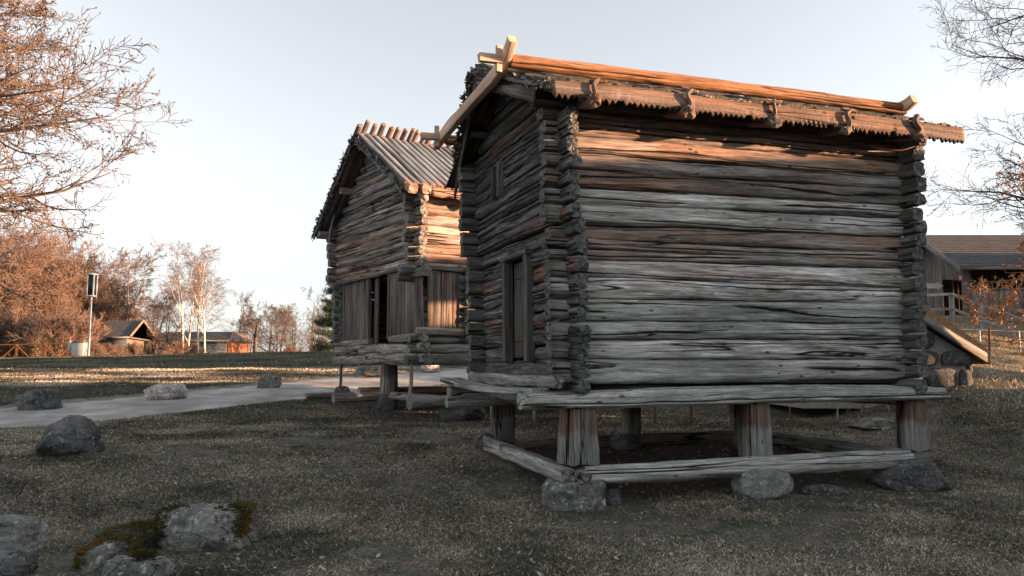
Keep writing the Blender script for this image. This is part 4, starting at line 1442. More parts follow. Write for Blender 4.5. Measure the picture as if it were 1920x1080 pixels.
w = MB(); sweep(w, [H2(-.9, 4.2, .93), H2(.3, 4.2, .95)], .16, .15, n=16, sq=2.1, amp=.01, tint=(.2, .7, .2)); w.build('sill_beam', M['log'], parent=h2)

rock('foundation_stone', gz(*H2(.2, 2.0, 0)[:2]), (.46, .42, .46), 'dark upright stone under the lone brown pillar of the far storehouse', 'stone_dark', 203, .3, .1, 4, 'stone', .18)
rock('foundation_stone', gz(*H2(.85, -.30, 0)[:2]), (.95, .62, .62), 'large faceted boulder under the thick ground log of the far storehouse', 'stone_dark', 211, .5, .12, 7, 'stone', .14)
rock('foundation_stone', gz(*H2(4.6, 2.0, 0)[:2]), (.7, .6, .5), 'stone beneath the back sill of the far storehouse', 'stone_dark', 215, .5, .12, 4, 'stone', .2)
rock('foundation_stone', gz(*H2(-.0, 4.2, 0)[:2]), (.4, .4, .42), 'small stone under the outermost thin prop of the far storehouse', 'stone_dark', 219, .5, .12, 4, 'stone', .25)

# ================================================================== STONE CELLAR
cb = gp(1822, 722)
CY = cb[1]; CX1 = cb[0]; CZ = cb[2]
cel = thing('stone_cellar', 'low rubble stone cellar with a turf roof behind the near storehouse', 'cellar', (CX1 - 1.4, CY + 1.5, CZ))
dd = CY / 1496
def cp(px, py, dy=0.0):
    a_, b_ = ray(px, py); return np.array([a_ * CY, CY + dy, CAMZ + b_ * CY])
w = MB()
XL, XR = CX1 - 3.6, CX1
zt = cp(1820, 664)[2]; zap = zt + 1.15
xm = (XL + XR) / 2
# mortar body: front polygon extruded back
body = np.array([[XL, CZ - .5], [XR, CZ - .5], [XR, zt - .02], [xm, zap], [XL, zt - .02]])
Vb = np.concatenate([np.stack([body[:, 0], np.full(5, CY + .06), body[:, 1]], -1), np.stack([body[:, 0], np.full(5, CY + 4.2), body[:, 1]], -1)])
w.add(Vb, [[i, (i + 1) % 5, 5 + (i + 1) % 5, 5 + i][::-1] for i in range(5)], [[0, 1, 2], [0, 2, 4], [2, 3, 4], [5, 7, 6], [5, 9, 7], [7, 9, 8]])
w.build('mortar_wall', M['mortar'], parent=cel, smooth=False)
w = MB()
r_ = np.random.RandomState(4)
def wallstone(m, x0, x1, z0, z1, y, seed, plane='x'):
    nu, nv = 16, 9
    U, V = np.meshgrid(np.linspace(0, 2 * PI, nu, endpoint=False), np.linspace(0, PI, nv), indexing='ij')
    D = np.stack([np.cos(U) * np.sin(V), np.sin(U) * np.sin(V), np.cos(V)], -1)
    e = 2 / 3.4
    P = np.sign(D) * np.abs(D) ** e * np.array([(x1 - x0) / 2, .10, (z1 - z0) / 2]) * (1 + .09 * fbm(D[..., 0] * 1.5 + seed, D[..., 1], D[..., 2] * 1.5, 3))[..., None]
    if plane == 'y':
        P = P[..., [1, 0, 2]]
        P = P + np.array([y, (x0 + x1) / 2, (z0 + z1) / 2])
    else:
        P = P + np.array([(x0 + x1) / 2, y, (z0 + z1) / 2])
    i = np.arange(nu)[:, None]; j = np.arange(nv - 1)[None, :]; i2 = (i + 1) % nu
    Q = np.stack([i * nv + j, i * nv + j + 1, i2 * nv + j + 1, i2 * nv + j], -1).reshape(-1, 4)
    m.add(P.reshape(-1, 3), Q)
def fill(m, x0, x1, z0, zf, y, plane):
    z = z0; k = 0
    while z < zap:
        hh = r_.uniform(.34, .5); x = x0 - r_.uniform(0, .3)
        while x < x1:
            ww = r_.uniform(.35, .8)
            a_, b_ = max(x, x0), min(x + ww, x1)
            if b_ - a_ > .14 and z + hh * .8 < zf((a_ + b_) / 2):
                wallstone(m, a_ + .015, b_ - .02, z + .01, z + hh - .02 - r_.uniform(0, .05), y, k + x)
                k += 1
            x += ww + .02
        z += hh
fill(w, XL, XR + .02, CZ - .1, lambda x: zap - abs(x - xm) * (zap - zt) / (xm - XL) - .02, CY + .02, 'x')
def filly(m):
    z = CZ - .1; k = 9
    while z < zt - .2:
        hh = r_.uniform(.26, .42); y = CY
        while y < CY + 4.2:
            ww = r_.uniform(.35, .8); wallstone(m, y + .01, min(y + ww, CY + 4.2) - .02, z + .01, z + hh - .03, XR, k + y, 'y'); y += ww + .02
        z += hh
filly(w)
w.build('rubble_stones', M['stone_dark'], parent=cel)
w = MB()
ks = (zap - zt) / (xm - XL)
for sgn, X0 in ((1, XR), (-1, XL)):
    xe = X0 + sgn * .24
    p0, p1 = np.array([xe, 0, zt - ks * .24]), np.array([xm, 0, zap])
    lo = [p0 + [0, CY - .22, -.02], p1 + [0, CY - .22, -.02]]; hi = [p0 + [0, CY - .22, .17], p1 + [0, CY - .22, .17]]
    slab(w, (lo, hi), .05, (0, 1, 0), tint=(.05, 1.15, .1))
cr = w.build('verge_board', M['board'], parent=cel)
w = MB()
for sgn, X0 in ((1, XR), (-1, XL)):
    nx_, ny_ = 26, 40
    xe = X0 + sgn * .36
    U_ = np.linspace(0, 1, nx_); Y_ = np.linspace(CY - .12, CY + 4.5, ny_)
    XX = (xm + (xe - xm) * U_)[:, None] * np.ones(ny_); YY = np.ones(nx_)[:, None] * Y_
    ZZ = zap - np.abs(XX - xm) * ks
    bmp = .05 * fbm(XX * 4, YY * 4, 2., 4)
    top = np.stack([XX, YY, ZZ + .42 * (1 - .3 * U_[:, None] ** 4) + bmp], -1); bot = np.stack([XX, YY, ZZ + .02], -1)
    w.add(top.reshape(-1, 3), grid_faces(nx_, ny_, sgn < 0)); w.add(bot.reshape(-1, 3), grid_faces(nx_, ny_, sgn > 0))
    for a_, b_ in ((top[-1], bot[-1]), (top[:, 0], bot[:, 0]), (top[:, -1], bot[:, -1])):
        k = len(a_); i = np.arange(k - 1); w.add(np.concatenate([a_, b_]), np.stack([i, i + 1, i + 1 + k, i + k], -1))
    n = 9000
    gx_ = xm + (xe - xm) * rng.rand(n); gy_ = CY - .12 + 4.6 * rng.rand(n)
    w2 = MB(); blades(w2, gx_, gy_, .05 + .08 * rng.rand(n), .012, np.clip(.3 + .5 * vnoise(gx_ * 2, gy_ * 2, 3.) + .2 * rng.randn(n), 0, 1), 1.2, z=zap - np.abs(gx_ - xm) * ks + .38)
    o_ = w2.build('roof_grass', M['hay'], parent=cel, smooth=False); o_['kind'] = 'stuff'
w.build('turf_roof', M['turf'], parent=cel)

# ================================================================== BARN ON THE SLOPE
BY = 33.0
bx0 = ray(1797, 500)[0] * BY
bar = thing('barn', 'grey boarded barn with an open porch and shingled roof up the slope', 'barn', (bx0 + 6, BY + 3, 3.8))
ze_, zr_ = CAMZ + ray(1797, 500)[1] * BY, CAMZ + ray(1797, 442)[1] * (BY + 3.4)
zfl = CAMZ + ray(1800, 588)[1] * (BY + .6)
X0, X1 = bx0 + .5, bx0 + 17
YR = BY + 3.4; YB = BY + 6.8
w = MB()
for (ya, za, yb, zb) in ((BY, ze_, YR, zr_), (YR, zr_, YB, ze_)):
    N_ = 14
    for k in range(N_):                                   # overlapping shingle courses
        f0, f1 = k / N_, (k + 1.15) / N_
        p0 = np.array([0, ya + (yb - ya) * f0, za + (zb - za) * f0]); p1 = np.array([0, ya + (yb - ya) * f1, za + (zb - za) * f1])
        up_ = .03 if (za < zb) else .0
        lo = [[bx0, p0[1], p0[2] + (.035 if za < zb else 0)], [X1 + .6, p0[1], p0[2] + (.035 if za < zb else 0)]]
        hi = [[bx0, p1[1], p1[2] + (0 if za < zb else .035)], [X1 + .6, p1[1], p1[2] + (0 if za < zb else .035)]]
        slab(w, (lo, hi), .03, (0, 0, 1), tint=(0, 1, 0))
w.build('roof', M['tile'], parent=bar, smooth=False)
w = MB()
for (ya, za, yb, zb) in ((BY - .05, ze_ - .03, YR, zr_), (YR, zr_, YB, ze_)):
    slab(w, ([[bx0 - .03, ya, za - .22], [bx0 - .03, yb, zb - .22]], [[bx0 - .03, ya, za + .05], [bx0 - .03, yb, zb + .05]]), .06, (1, 0, 0), tint=(0, 1.1, 0))
w.build('verge_board', M['far'], parent=bar)
w = MB(); box(w, ((bx0 + X1) / 2, BY - .02, ze_ - .05), X1 - bx0, .05, .14, tint=(0, .8, 0)); w.build('eaves_board', M['far'], parent=bar)
# gable boarding above the porch, posts and back wall
w = MB()
r_ = np.random.RandomState(8)
y = BY + .55
while y < YB - .5:
    wd = .17
    ztop = zr_ - abs(y + wd / 2 - YR) * (zr_ - ze_) / 3.4 - .06
    zbot = zfl if y > BY + 2.6 else ze_ - .55 + (.55 * min(1, (y - BY - .5) / 2.0)) * .55
    box(w, (X0 + .3 + r_.uniform(-.006, .006), y + wd / 2, (ztop + zbot) / 2), .03, wd - .008, ztop - zbot, tint=(.1, r_.uniform(.55, .8), 0), along=2)
    y += wd
w.build('gable_wall', M['far'], parent=bar)
w = MB(); box(w, ((X0 + X1) / 2 + .8, BY + 2.9, (zfl + ze_) / 2 + .2), X1 - X0 - 1, .1, ze_ - zfl + .9, tint=(.1, .4, 0), along=2)
x = X0 + .8
while x < X1:
    box(w, (x, BY + 2.82, (zfl + ze_) / 2 + .2), .04, .05, ze_ - zfl + .8, tint=(.1, .5, 0), along=2); x += .22
box(w, ((X0 + X1) / 2, YB - .5, (zfl + ze_) / 2), X1 - X0, .1, ze_ - zfl + .5, tint=(.1, .5, 0))
w.build('back_wall', M['far'], parent=bar)
w = MB(); box(w, ((X0 + X1) / 2, BY + 3.6, zfl - .08), X1 - X0, 6.4, .16, tint=(.1, .5, 0)); w.build('porch_floor', M['far'], parent=bar)
for k, x in enumerate((X0 + .12, X0 + 4.4, X0 + 8.8, X0 + 13)):
    w = MB(); box(w, (x, BY + .62, (zfl + ze_) / 2), .26, .22, ze_ - zfl - .1, tint=(.1, .8, 0), along=2, bev=.02); ps = w.build('porch_post', M['far'], parent=bar)
    if k == 0:
        w = MB(); mk = at(1802, 521, BY + .5)
        box(w, (mk[0] - .04, BY + .49, mk[2]), .20, .02, .26, mi=0); box(w, (mk[0] - .04, BY + .475, mk[2]), .09, .02, .18, mi=1); w.build('trail_marker', [M['red'], M['white']], parent=ps)
zpt = CAMZ + ray(1850, 543)[1] * (BY + .6)
w = MB()
x = X0 + .3
r_ = np.random.RandomState(18)
while x < X1:
    box(w, (x + .11, BY + .60 - .02 * (int(x * 10) % 2), (zpt + zfl) / 2), .235, .03, zpt - zfl, tint=(.1, r_.uniform(.95, 1.35), 0), along=2); x += .245
box(w, ((X0 + X1) / 2, BY + .56, zpt + .02), X1 - X0, .14, .06, tint=(.1, 1.0, 0))
w.build('parapet', M['far'], parent=bar)
w = MB(); box(w, ((X0 + X1) / 2, BY + .8, zfl - .95), X1 - X0, .5, 1.6); w.build('plinth', M['plaster'], parent=bar)
w = MB(); q_ = at(1899, 605, BY + .5); box(w, (q_[0], BY + .54, q_[2]), .3, .03, .22); w.build('vent', M['black'], parent=bar)
# arrow sign on a wall
q_ = at(1753, 536, BY + 1.6)
sg = MB()
a_, b_ = q_[0] - .38, q_[0] + .38
lo = [[a_, q_[1], q_[2] - .11], [b_ - .22, q_[1], q_[2] - .11]]; hi = [[a_, q_[1], q_[2] + .11], [b_ - .22, q_[1], q_[2] + .11]]
slab(sg, (lo, hi), .02, (0, 1, 0))
sg.add([[b_ - .26, q_[1] - .002, q_[2] - .17], [b_, q_[1] - .002, q_[2]], [b_ - .26, q_[1] - .002, q_[2] + .17], [b_ - .26, q_[1] + .022, q_[2] - .17], [b_, q_[1] + .022, q_[2]], [b_ - .26, q_[1] + .022, q_[2] + .17]],
       [[0, 1, 4, 3], [1, 2, 5, 4], [2, 0, 3, 5]], [[0, 2, 1], [3, 4, 5]])
sgo = sg.build('arrow_sign', M['white'], loc=q_, smooth=False)
tag(sgo, 'small white arrow sign pointing right in front of the barn porch', 'sign')
sg = MB(); box(sg, q_ + [-.30, .03, -.9], .05, .04, 1.9); sg.build('sign_post', M['far'], parent=sgo)


# railings
def rail_fence(pts, label, name='railing', mat='far', pw=.12, rails=(1.0, .5), rw=.09, hgt=1.05, tint=(0, 1.5, 0), cat='railing', rnd=False):
    P = [np.array(p, float) for p in pts]
    rt = thing(name, label, cat, P[0])
    for p in P:
        w = MB()
        if rnd:
            sweep(w, [p + [0, 0, -.1], p + [0, 0, hgt]], pw, pw, n=8, sq=2, amp=0, up=(0, 1, 0), tint=tint, seg=.5)
        else:
            box(w, p + [0, 0, hgt / 2 - .1], pw, pw, hgt + .2, tint=tint, along=2)
        w.build('post', M[mat], parent=rt)
    for hz in rails:
        w = MB()
        for a_, b_ in zip(P[:-1], P[1:]):
            d_ = (b_ - a_)
            a2, b2 = a_ + [0, -pw * .5, hz * hgt - .04], b_ + [0, -pw * .5, hz * hgt - .04]
            if rnd:
                sweep(w, [a2, b2], rw, rw, n=8, sq=2, amp=0, tint=tint, seg=1)
            else:
                box(w, (a2 + b2) / 2, np.linalg.norm(d_) + .02, .05, rw, d_, np.cross((0, 0, 1), d_), np.cross(d_, np.cross((0, 0, 1), d_)), tint=tint)
        w.build('rail', M[mat], parent=rt)
    return rt


def top_at(px, py, D, hgt):
    p = at(px, py, D); p[2] -= hgt; return p


rail_fence([top_at(1700, 554, 31.6, 1.0), top_at(1783, 550, 31.2, 1.0), top_at(1838, 570, 30.2, 1.0), top_at(1893, 589, 29.2, 1.0), top_at(1945, 609, 28.2, 1.0)], 'pale wooden handrail running down beside the steps of the barn porch', hgt=1.0, pw=.14, rails=(1.0, .42), rw=.11)
w = MB()
mr = thing('railing', 'thin grey metal railing across the foot of the sunlit slope', 'railing', gz(ray(1855, 640)[0] * 23.5, 23.5))
p1 = at(1790, 618, 23.5); p2 = at(1836, 619, 23.5); p3 = at(1990, 626, 23.5); 
sweep(w, [p1 + [-6, 0, 0], p1, p2, p3], .055, .055, n=8, sq=2, amp=0, seg=.4, tint=(0, 1, 0)); w.build('rail', M['metal'], parent=mr)
for px in (1700, 1765, 1836, 1910, 1975):
    t_ = at(px, 620, 23.5); g_ = gz(t_[0], 23.5)
    w = MB(); sweep(w, [g_ + [0, 0, -.1], t_], .05, .05, n=8, sq=2, amp=0, up=(0, 1, 0), seg=.4); w.build('post', M['metal'], parent=mr)
g_ = gp(1855, 666); t_ = at(1855, 615, g_[1])
w = MB(); sweep(w, [g_ + [0, 0, -.2], t_], .06, .06, n=10, sq=2, amp=0, up=(0, 1, 0), seg=.3, tint=(0, 1, 0)); tag(w.build('stake', M['iron'], loc=g_), 'single rusty metal stake standing in front of the metal railing', 'stake')

# thin galvanised barrier behind the near storehouse, seen between its pillars
bp = [gp(px, py) for px, py in ((1198, 790), (1228, 796), (1296, 800), (1440, 774), (1482, 778), (1571, 786))]
for k, p in enumerate(bp):
    w = MB(); sweep(w, [p + [0, 0, -.05], p + [0, 0, .62]], .035, .035, n=8, sq=2, amp=0, up=(0, 1, 0), seg=.2)
    o_ = w.build('thin_post', M['metal'] if k not in (1, 2) else M['iron'], loc=p)
    tag(o_, ['short metal post on a round foot, first from the corner pillar, behind the near storehouse', 'rusty short post, the first of two rods behind the back sill', 'rusty short post, nearer the middle pillar than its twin rod',
             'pale thin post just beyond the middle pillar of the near storehouse', 'pale thin post between two others beyond the middle pillar', 'pale thin post nearest the leaning trestle legs'][k], 'post', 'thin posts behind the near storehouse')
    if k == 0:
        w = MB(); sweep(w, [p + [0, 0, .0], p + [0, 0, .015]], .2, .2, n=14, sq=2, amp=0, up=(0, 1, 0), seg=.2); w.build('foot_plate', M['metal'], parent=o_)
tr = gp(1640, 776)
tt_ = thing('trestle', 'pale wooden trestle on splayed legs behind the near storehouse', 'trestle', tr)
for (a_, b_) in ((-.28, -.12), (.32, .08)):
    w = MB(); sweep(w, [tr + [a_, 0, -.03], tr + [b_, .0, .62]], .07, .06, n=8, sq=2, amp=.004, up=(0, 1, 0), seg=.2, tint=(.1, 1.2, 0)); w.build('leg', M['board'], parent=tt_)
    w = MB(); sweep(w, [tr + [a_, .7, -.03], tr + [b_, .7, .62]], .07, .06, n=8, sq=2, amp=.004, up=(0, 1, 0), seg=.2, tint=(.1, 1.2, 0)); w.build('leg', M['board'], parent=tt_)
w = MB(); box(w, tr + [0, .35, .66], .36, 1.0, .07, tint=(.1, 1.2, 0), along=1); w.build('top', M['board'], parent=tt_)
# bluish bench between the storehouses
bq = at(962, 742, 16.0); gq = float(H(bq[0], bq[1]))
bn = thing('bench', 'weathered bluish bench with a red edge seen beneath the near storehouse', 'bench', (bq[0], bq[1], gq))
w = MB(); box(w, (bq[0], bq[1], bq[2] + .0), 1.0, .35, .05); w.build('seat', M['blue'], parent=bn)
w = MB(); box(w, (bq[0] + .42, bq[1] - .19, bq[2] + .07), .09, .02, .07); w.build('red_edge', M['red'], parent=bn)
w = MB(); box(w, (bq[0], bq[1] + .2, bq[2] + .10), 1.0, .04, .14); w.build('backrest', M['blue'], parent=bn)
for x_ in (-.42, .42):
    w = MB(); box(w, (bq[0] + x_, bq[1], (bq[2] + gq) / 2 - .02), .06, .3, bq[2] - gq + .06); w.build('leg', M['metal'], parent=bn)

# ================================================================== FAR MEADOW EDGE: fence, lamp, huts
def base_at(px, D):
    x = ray(px, 660)[0] * D
    return gz(x, D)


# ochre fence
DF = 50.5
fp = [base_at(px, DF) for px in (-75, -22, 31, 84, 137)]
ff = thing('wooden_fence', 'ochre wooden fence with crossed braces along the meadow edge', 'fence', fp[0])
FH = .95
for p in fp:
    w = MB(); box(w, p + [0, 0, FH / 2 - .1], .15, .12, FH + .2, tint=(0, 1, 0)); w.build('post', M['orange'], parent=ff)
w = MB(); sweep(w, [p + [0, 0, FH - .03] for p in fp], .06, .08, n=10, sq=4, amp=0, seg=1.0); w.build('rail', M['orange'], parent=ff)
for a_, b_ in zip(fp[:-1], fp[1:]):
    m_ = (a_ + b_) / 2
    for e_ in (a_, b_):
        w = MB(); sweep(w, [e_ + [0, -.08, FH - .08], m_ + [0, -.08, .06]], .05, .09, n=8, sq=4, amp=0, seg=.5); w.build('brace', M['orange'], parent=ff)

DLm = 49.0
lb = base_at(166, DLm)
lt = CAMZ + ray(166, 515)[1] * DLm; lz = CAMZ + ray(166, 556)[1] * DLm
lp = thing('street_lamp', 'tall lamp post with a long white framed lantern by the meadow', 'street lamp', lb)
w = MB(); sweep(w, [lb + [0, 0, -.3], [lb[0], lb[1], lz]], [.15, .12], [.15, .12], n=12, sq=2, amp=0, up=(0, 1, 0), seg=.6); w.build('pole', M['metal'], parent=lp)
w = MB()
for sx in (-1, 1):
    for sy in (-1, 1):
        box(w, (lb[0] + sx * .19, lb[1] + sy * .19, (lz + lt) / 2), .075, .075, lt - lz)
box(w, (lb[0], lb[1], lz + .03), .46, .46, .08); 
w.build('lantern_frame', M['white'], parent=lp)
w = MB(); box(w, (lb[0], lb[1], (lz + lt) / 2), .37, .37, lt - lz - .1); w.build('lantern_panel', M['glass'], parent=lp)
w = MB(); sweep(w, [(lb[0], lb[1], lt - .02), (lb[0], lb[1], lt + .05)], .64, .64, n=20, sq=2.4, amp=0, up=(0, 1, 0), seg=.1, round_end=.05); w.build('cap', M['white'], parent=lp)

cb_ = base_at(150, 49.6)
cbn = thing('utility_cabinet', 'pale ribbed utility cabinet at the foot of the lamp post', 'cabinet', cb_)
w = MB(); box(w, cb_ + [0, 0, .42], .68, .6, .95)
for k in range(9):
    box(w, cb_ + [.04, -.305, .05 + k * .095], .56, .02, .03)
w.build('body', M['white'], parent=cbn)
w = MB(); box(w, cb_ + [0, 0, .93], .80, .72, .07); w.build('lid', M['far'], parent=cbn)
w = MB(); box(w, cb_ + [-.36, 0, .4], .03, .5, .85); w.build('side_panel', M['black'], parent=cbn)
mp = base_at(130, 49.8)
mo = thing('marker_post', 'white marker post with a pointed orange cap beside the cabinet', 'post', mp)
w = MB(); box(w, mp + [0, 0, .72], .17, .14, .62); w.build('white_band', M['white'], parent=mo)
w = MB(); box(w, mp + [0, 0, .18], .12, .10, .52); w.build('stem', M['orange'], parent=mo)
w = MB(); sweep(w, [mp + [0, 0, 1.03], mp + [0, 0, 1.32]], [.15, .03], [.13, .03], n=8, sq=4, amp=0, up=(0, 1, 0), seg=.1); w.build('cap', M['orange'], parent=mo)


def hip(px_l, px_r, D, depth, zb, zeave, zridge, name, label, cat, wm, rm, ridge_f=.5, rear=None, hipr=0.0, endmat=None, over=.35):
    xl, xr = ray(px_l, 650)[0] * D, ray(px_r, 650)[0] * D
    rt = thing(name, label, cat, ((xl + xr) / 2, D + depth / 2, zb))
    yr = D + depth * ridge_f
    rear = zeave if rear is None else rear
    w = MB()
    n_ = 9
    hs = (zeave - zb) / n_
    for k in range(n_):                                    # lapped boards
        box(w, ((xl + xr) / 2, D, zb + (k + .5) * hs), xr - xl, .06 + .02 * (k % 2), hs - .012)
    w.build('front_wall', M[wm], parent=rt)
    w = MB()
    for x_ in (xl, xr):
        V = [[x_, D + .03, zb], [x_, D + depth, zb], [x_, D + depth, rear], [x_, yr, zridge - .1 - hipr * (zridge - zeave)], [x_, D + .03, zeave]]
        V2 = [[x_ + (.05 if x_ == xl else -.05), *p[1:]] for p in V]
        w.add(V + V2, [[i, (i + 1) % 5, 5 + (i + 1) % 5, 5 + i] for i in range(5)], [[0, 1, 2], [0, 2, 4], [2, 3, 4], [5, 7, 6], [5, 9, 7], [7, 9, 8]])
    w.add([[xl, D + depth, zb], [xr, D + depth, zb], [xr, D + depth, rear], [xl, D + depth, rear]], [[0, 1, 2, 3]])
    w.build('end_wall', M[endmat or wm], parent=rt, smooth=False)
    w = MB()
    ke = over * (zridge - zeave) / (yr - D)
    xa, xb = xl - over, xr + over
    hx = hipr * 2.2
    a0, a1 = [xa, D - over, zeave - ke], [xb, D - over, zeave - ke]
    r0, r1 = [xa + hx, yr, zridge], [xb - hx, yr, zridge]
    b0, b1 = [xa, D + depth + over, rear - ke * .6], [xb, D + depth + over, rear - ke * .6]
    top = [a0, a1, r0, r1, b0, b1]
    V = np.array(top + [[p[0], p[1], p[2] - .12] for p in top])
    w.add(V, [[0, 1, 3, 2], [2, 3, 5, 4], [6, 8, 9, 7], [8, 10, 11, 9], [0, 6, 7, 1], [4, 5, 11, 10]], [[1, 5, 3], [0, 2, 4], [7, 9, 11], [6, 10, 8]])
    w.add([a0, r0, [r0[0], r0[1], r0[2] - .12], [a0[0], a0[1], a0[2] - .12], a1, r1, [r1[0], r1[1], r1[2] - .12], [a1[0], a1[1], a1[2] - .12],
           b0, [b0[0], b0[1], b0[2] - .12], b1, [b1[0], b1[1], b1[2] - .12]], [[0, 1, 2, 3], [4, 7, 6, 5], [1, 8, 9, 2], [5, 6, 11, 10]])
    w.build('roof', M[rm], parent=rt, smooth=False)
    w = MB()
    slab(w, ([[xa, D - over - .02, zeave - ke - .13], [xb, D - over - .02, zeave - ke - .13]], [[xa, D - over - .02, zeave - ke + .02], [xb, D - over - .02, zeave - ke + .02]]), .03, (0, -1, 0))
    w.build('eaves_board', M['far'], parent=rt)
    w = MB()
    for p_, q_ in ((a1, r1), (r1, b1)):
        sweep(w, [np.array(p_) + [.03, 0, 0], np.array(q_) + [.03, 0, 0]], .08, .2, n=8, sq=5, amp=0, seg=1)
    w.build('verge_board', M['bark_red'], parent=rt)
    return rt, xl, xr, yr


D_ = 62.0
zf = lambda py, D: CAMZ + ray(200, py)[1] * D
rt, xl, xr, yr = hip(190, 238, D_, 4.2, 2.0, zf(626, D_), zf(601, D_ + 1.8), 'shed', 'small bluish grey shed with a sunlit end wall among bare trees', 'shed', 'bluewall', 'roofdark', .42, zf(636, D_ + 4), endmat='bark_red')  # red-brown end wall colour stands in for sun on its wood
w = MB(); box(w, (xr + .03, D_ + 3.3, 3.0), .06, 1.0, 2.0); w.build('doorway', M['black'], parent=rt)  # black block painted as the darkness inside the opening
D_ = 84.0
hip(268, 424, D_, 7.5, 1.5, zf(636, D_), zf(622, D_ + 3.7), 'long_barn', 'long dark barn with a hipped roof and rust red end wall behind the birches', 'barn', 'bluewall', 'roofdark', .5, None, .5, 'rust_wall', .5)
# ================================================================== TREES
def polytubes(mb, P, Rr, sides=3, tint=(0, 1, 0)):
    """P (n,K,3) centre lines, Rr (n,K) radii"""
    n, K, _ = P.shape
    T = np.gradient(P, axis=1); T /= np.linalg.norm(T, axis=2)[..., None] + 1e-9
    up = np.where(np.abs(T[:, :1, 2:3]) > .9, np.array([[[1., 0, 0]]]), np.array([[[0, 0, 1.]]]))
    S = np.cross(T, np.broadcast_to(up, T.shape)); S /= np.linalg.norm(S, axis=2)[..., None] + 1e-9
    U = np.cross(S, T)
    an = np.linspace(0, 2 * PI, sides, endpoint=False)
    V = P[:, :, None, :] + Rr[:, :, None, None] * (S[:, :, None, :] * np.cos(an)[None, None, :, None] + U[:, :, None, :] * np.sin(an)[None, None, :, None])
    i = (np.arange(n)[:, None, None] * K + np.arange(K - 1)[None, :, None]) * sides
    j = np.arange(sides)[None, None, :]; j2 = (j + 1) % sides
    Q = np.stack([i + j, i + sides + j, i + sides + j2, i + j2], -1).reshape(-1, 4)
    mb.add(V.reshape(-1, 3), Q, tint=tint)


def grow(P0, D0, L, r0, r1, K, wander, upw, rg):
    n = len(P0)
    P = np.zeros((n, K, 3)); P[:, 0] = P0
    d = D0.copy()
    st = (L / (K - 1))[:, None]
    for k in range(1, K):
        d = d + rg.randn(n, 3) * wander + np.array([0, 0, upw])
        d /= np.linalg.norm(d, axis=1)[:, None]
        P[:, k] = P[:, k - 1] + d * st
    q = np.linspace(0, 1, K)[None, :]
    return P, r0[:, None] * (1 - q) + r1[:, None] * q


def children(P, Rr, L, m, umin, ang, ratio, rg, umax=1.0, rratio=.55):
    n, K, _ = P.shape
    idx = np.repeat(np.arange(n), m)
    u = umin + (umax - umin) * ((np.tile(np.arange(m), n) + rg.rand(n * m)) / m)
    f = u * (K - 1); a = np.minimum(f.astype(int), K - 2); fr = (f - a)[:, None]
    p = P[idx, a] * (1 - fr) + P[idx, a + 1] * fr
    t = P[idx, a + 1] - P[idx, a]; t /= np.linalg.norm(t, axis=1)[:, None]
    r = rg.randn(n * m, 3); r -= (r * t).sum(1)[:, None] * t; r /= np.linalg.norm(r, axis=1)[:, None]
    an = ang * (.7 + .6 * rg.rand(n * m))[:, None]
    d = t * np.cos(an) + r * np.sin(an)
    rad = (Rr[idx, a] * (1 - fr[:, 0]) + Rr[idx, a + 1] * fr[:, 0]) * rratio
    ln = L[idx] * ratio * (1.15 - .55 * u) * (.7 + .6 * rg.rand(n * m))
    return p, d, ln, rad


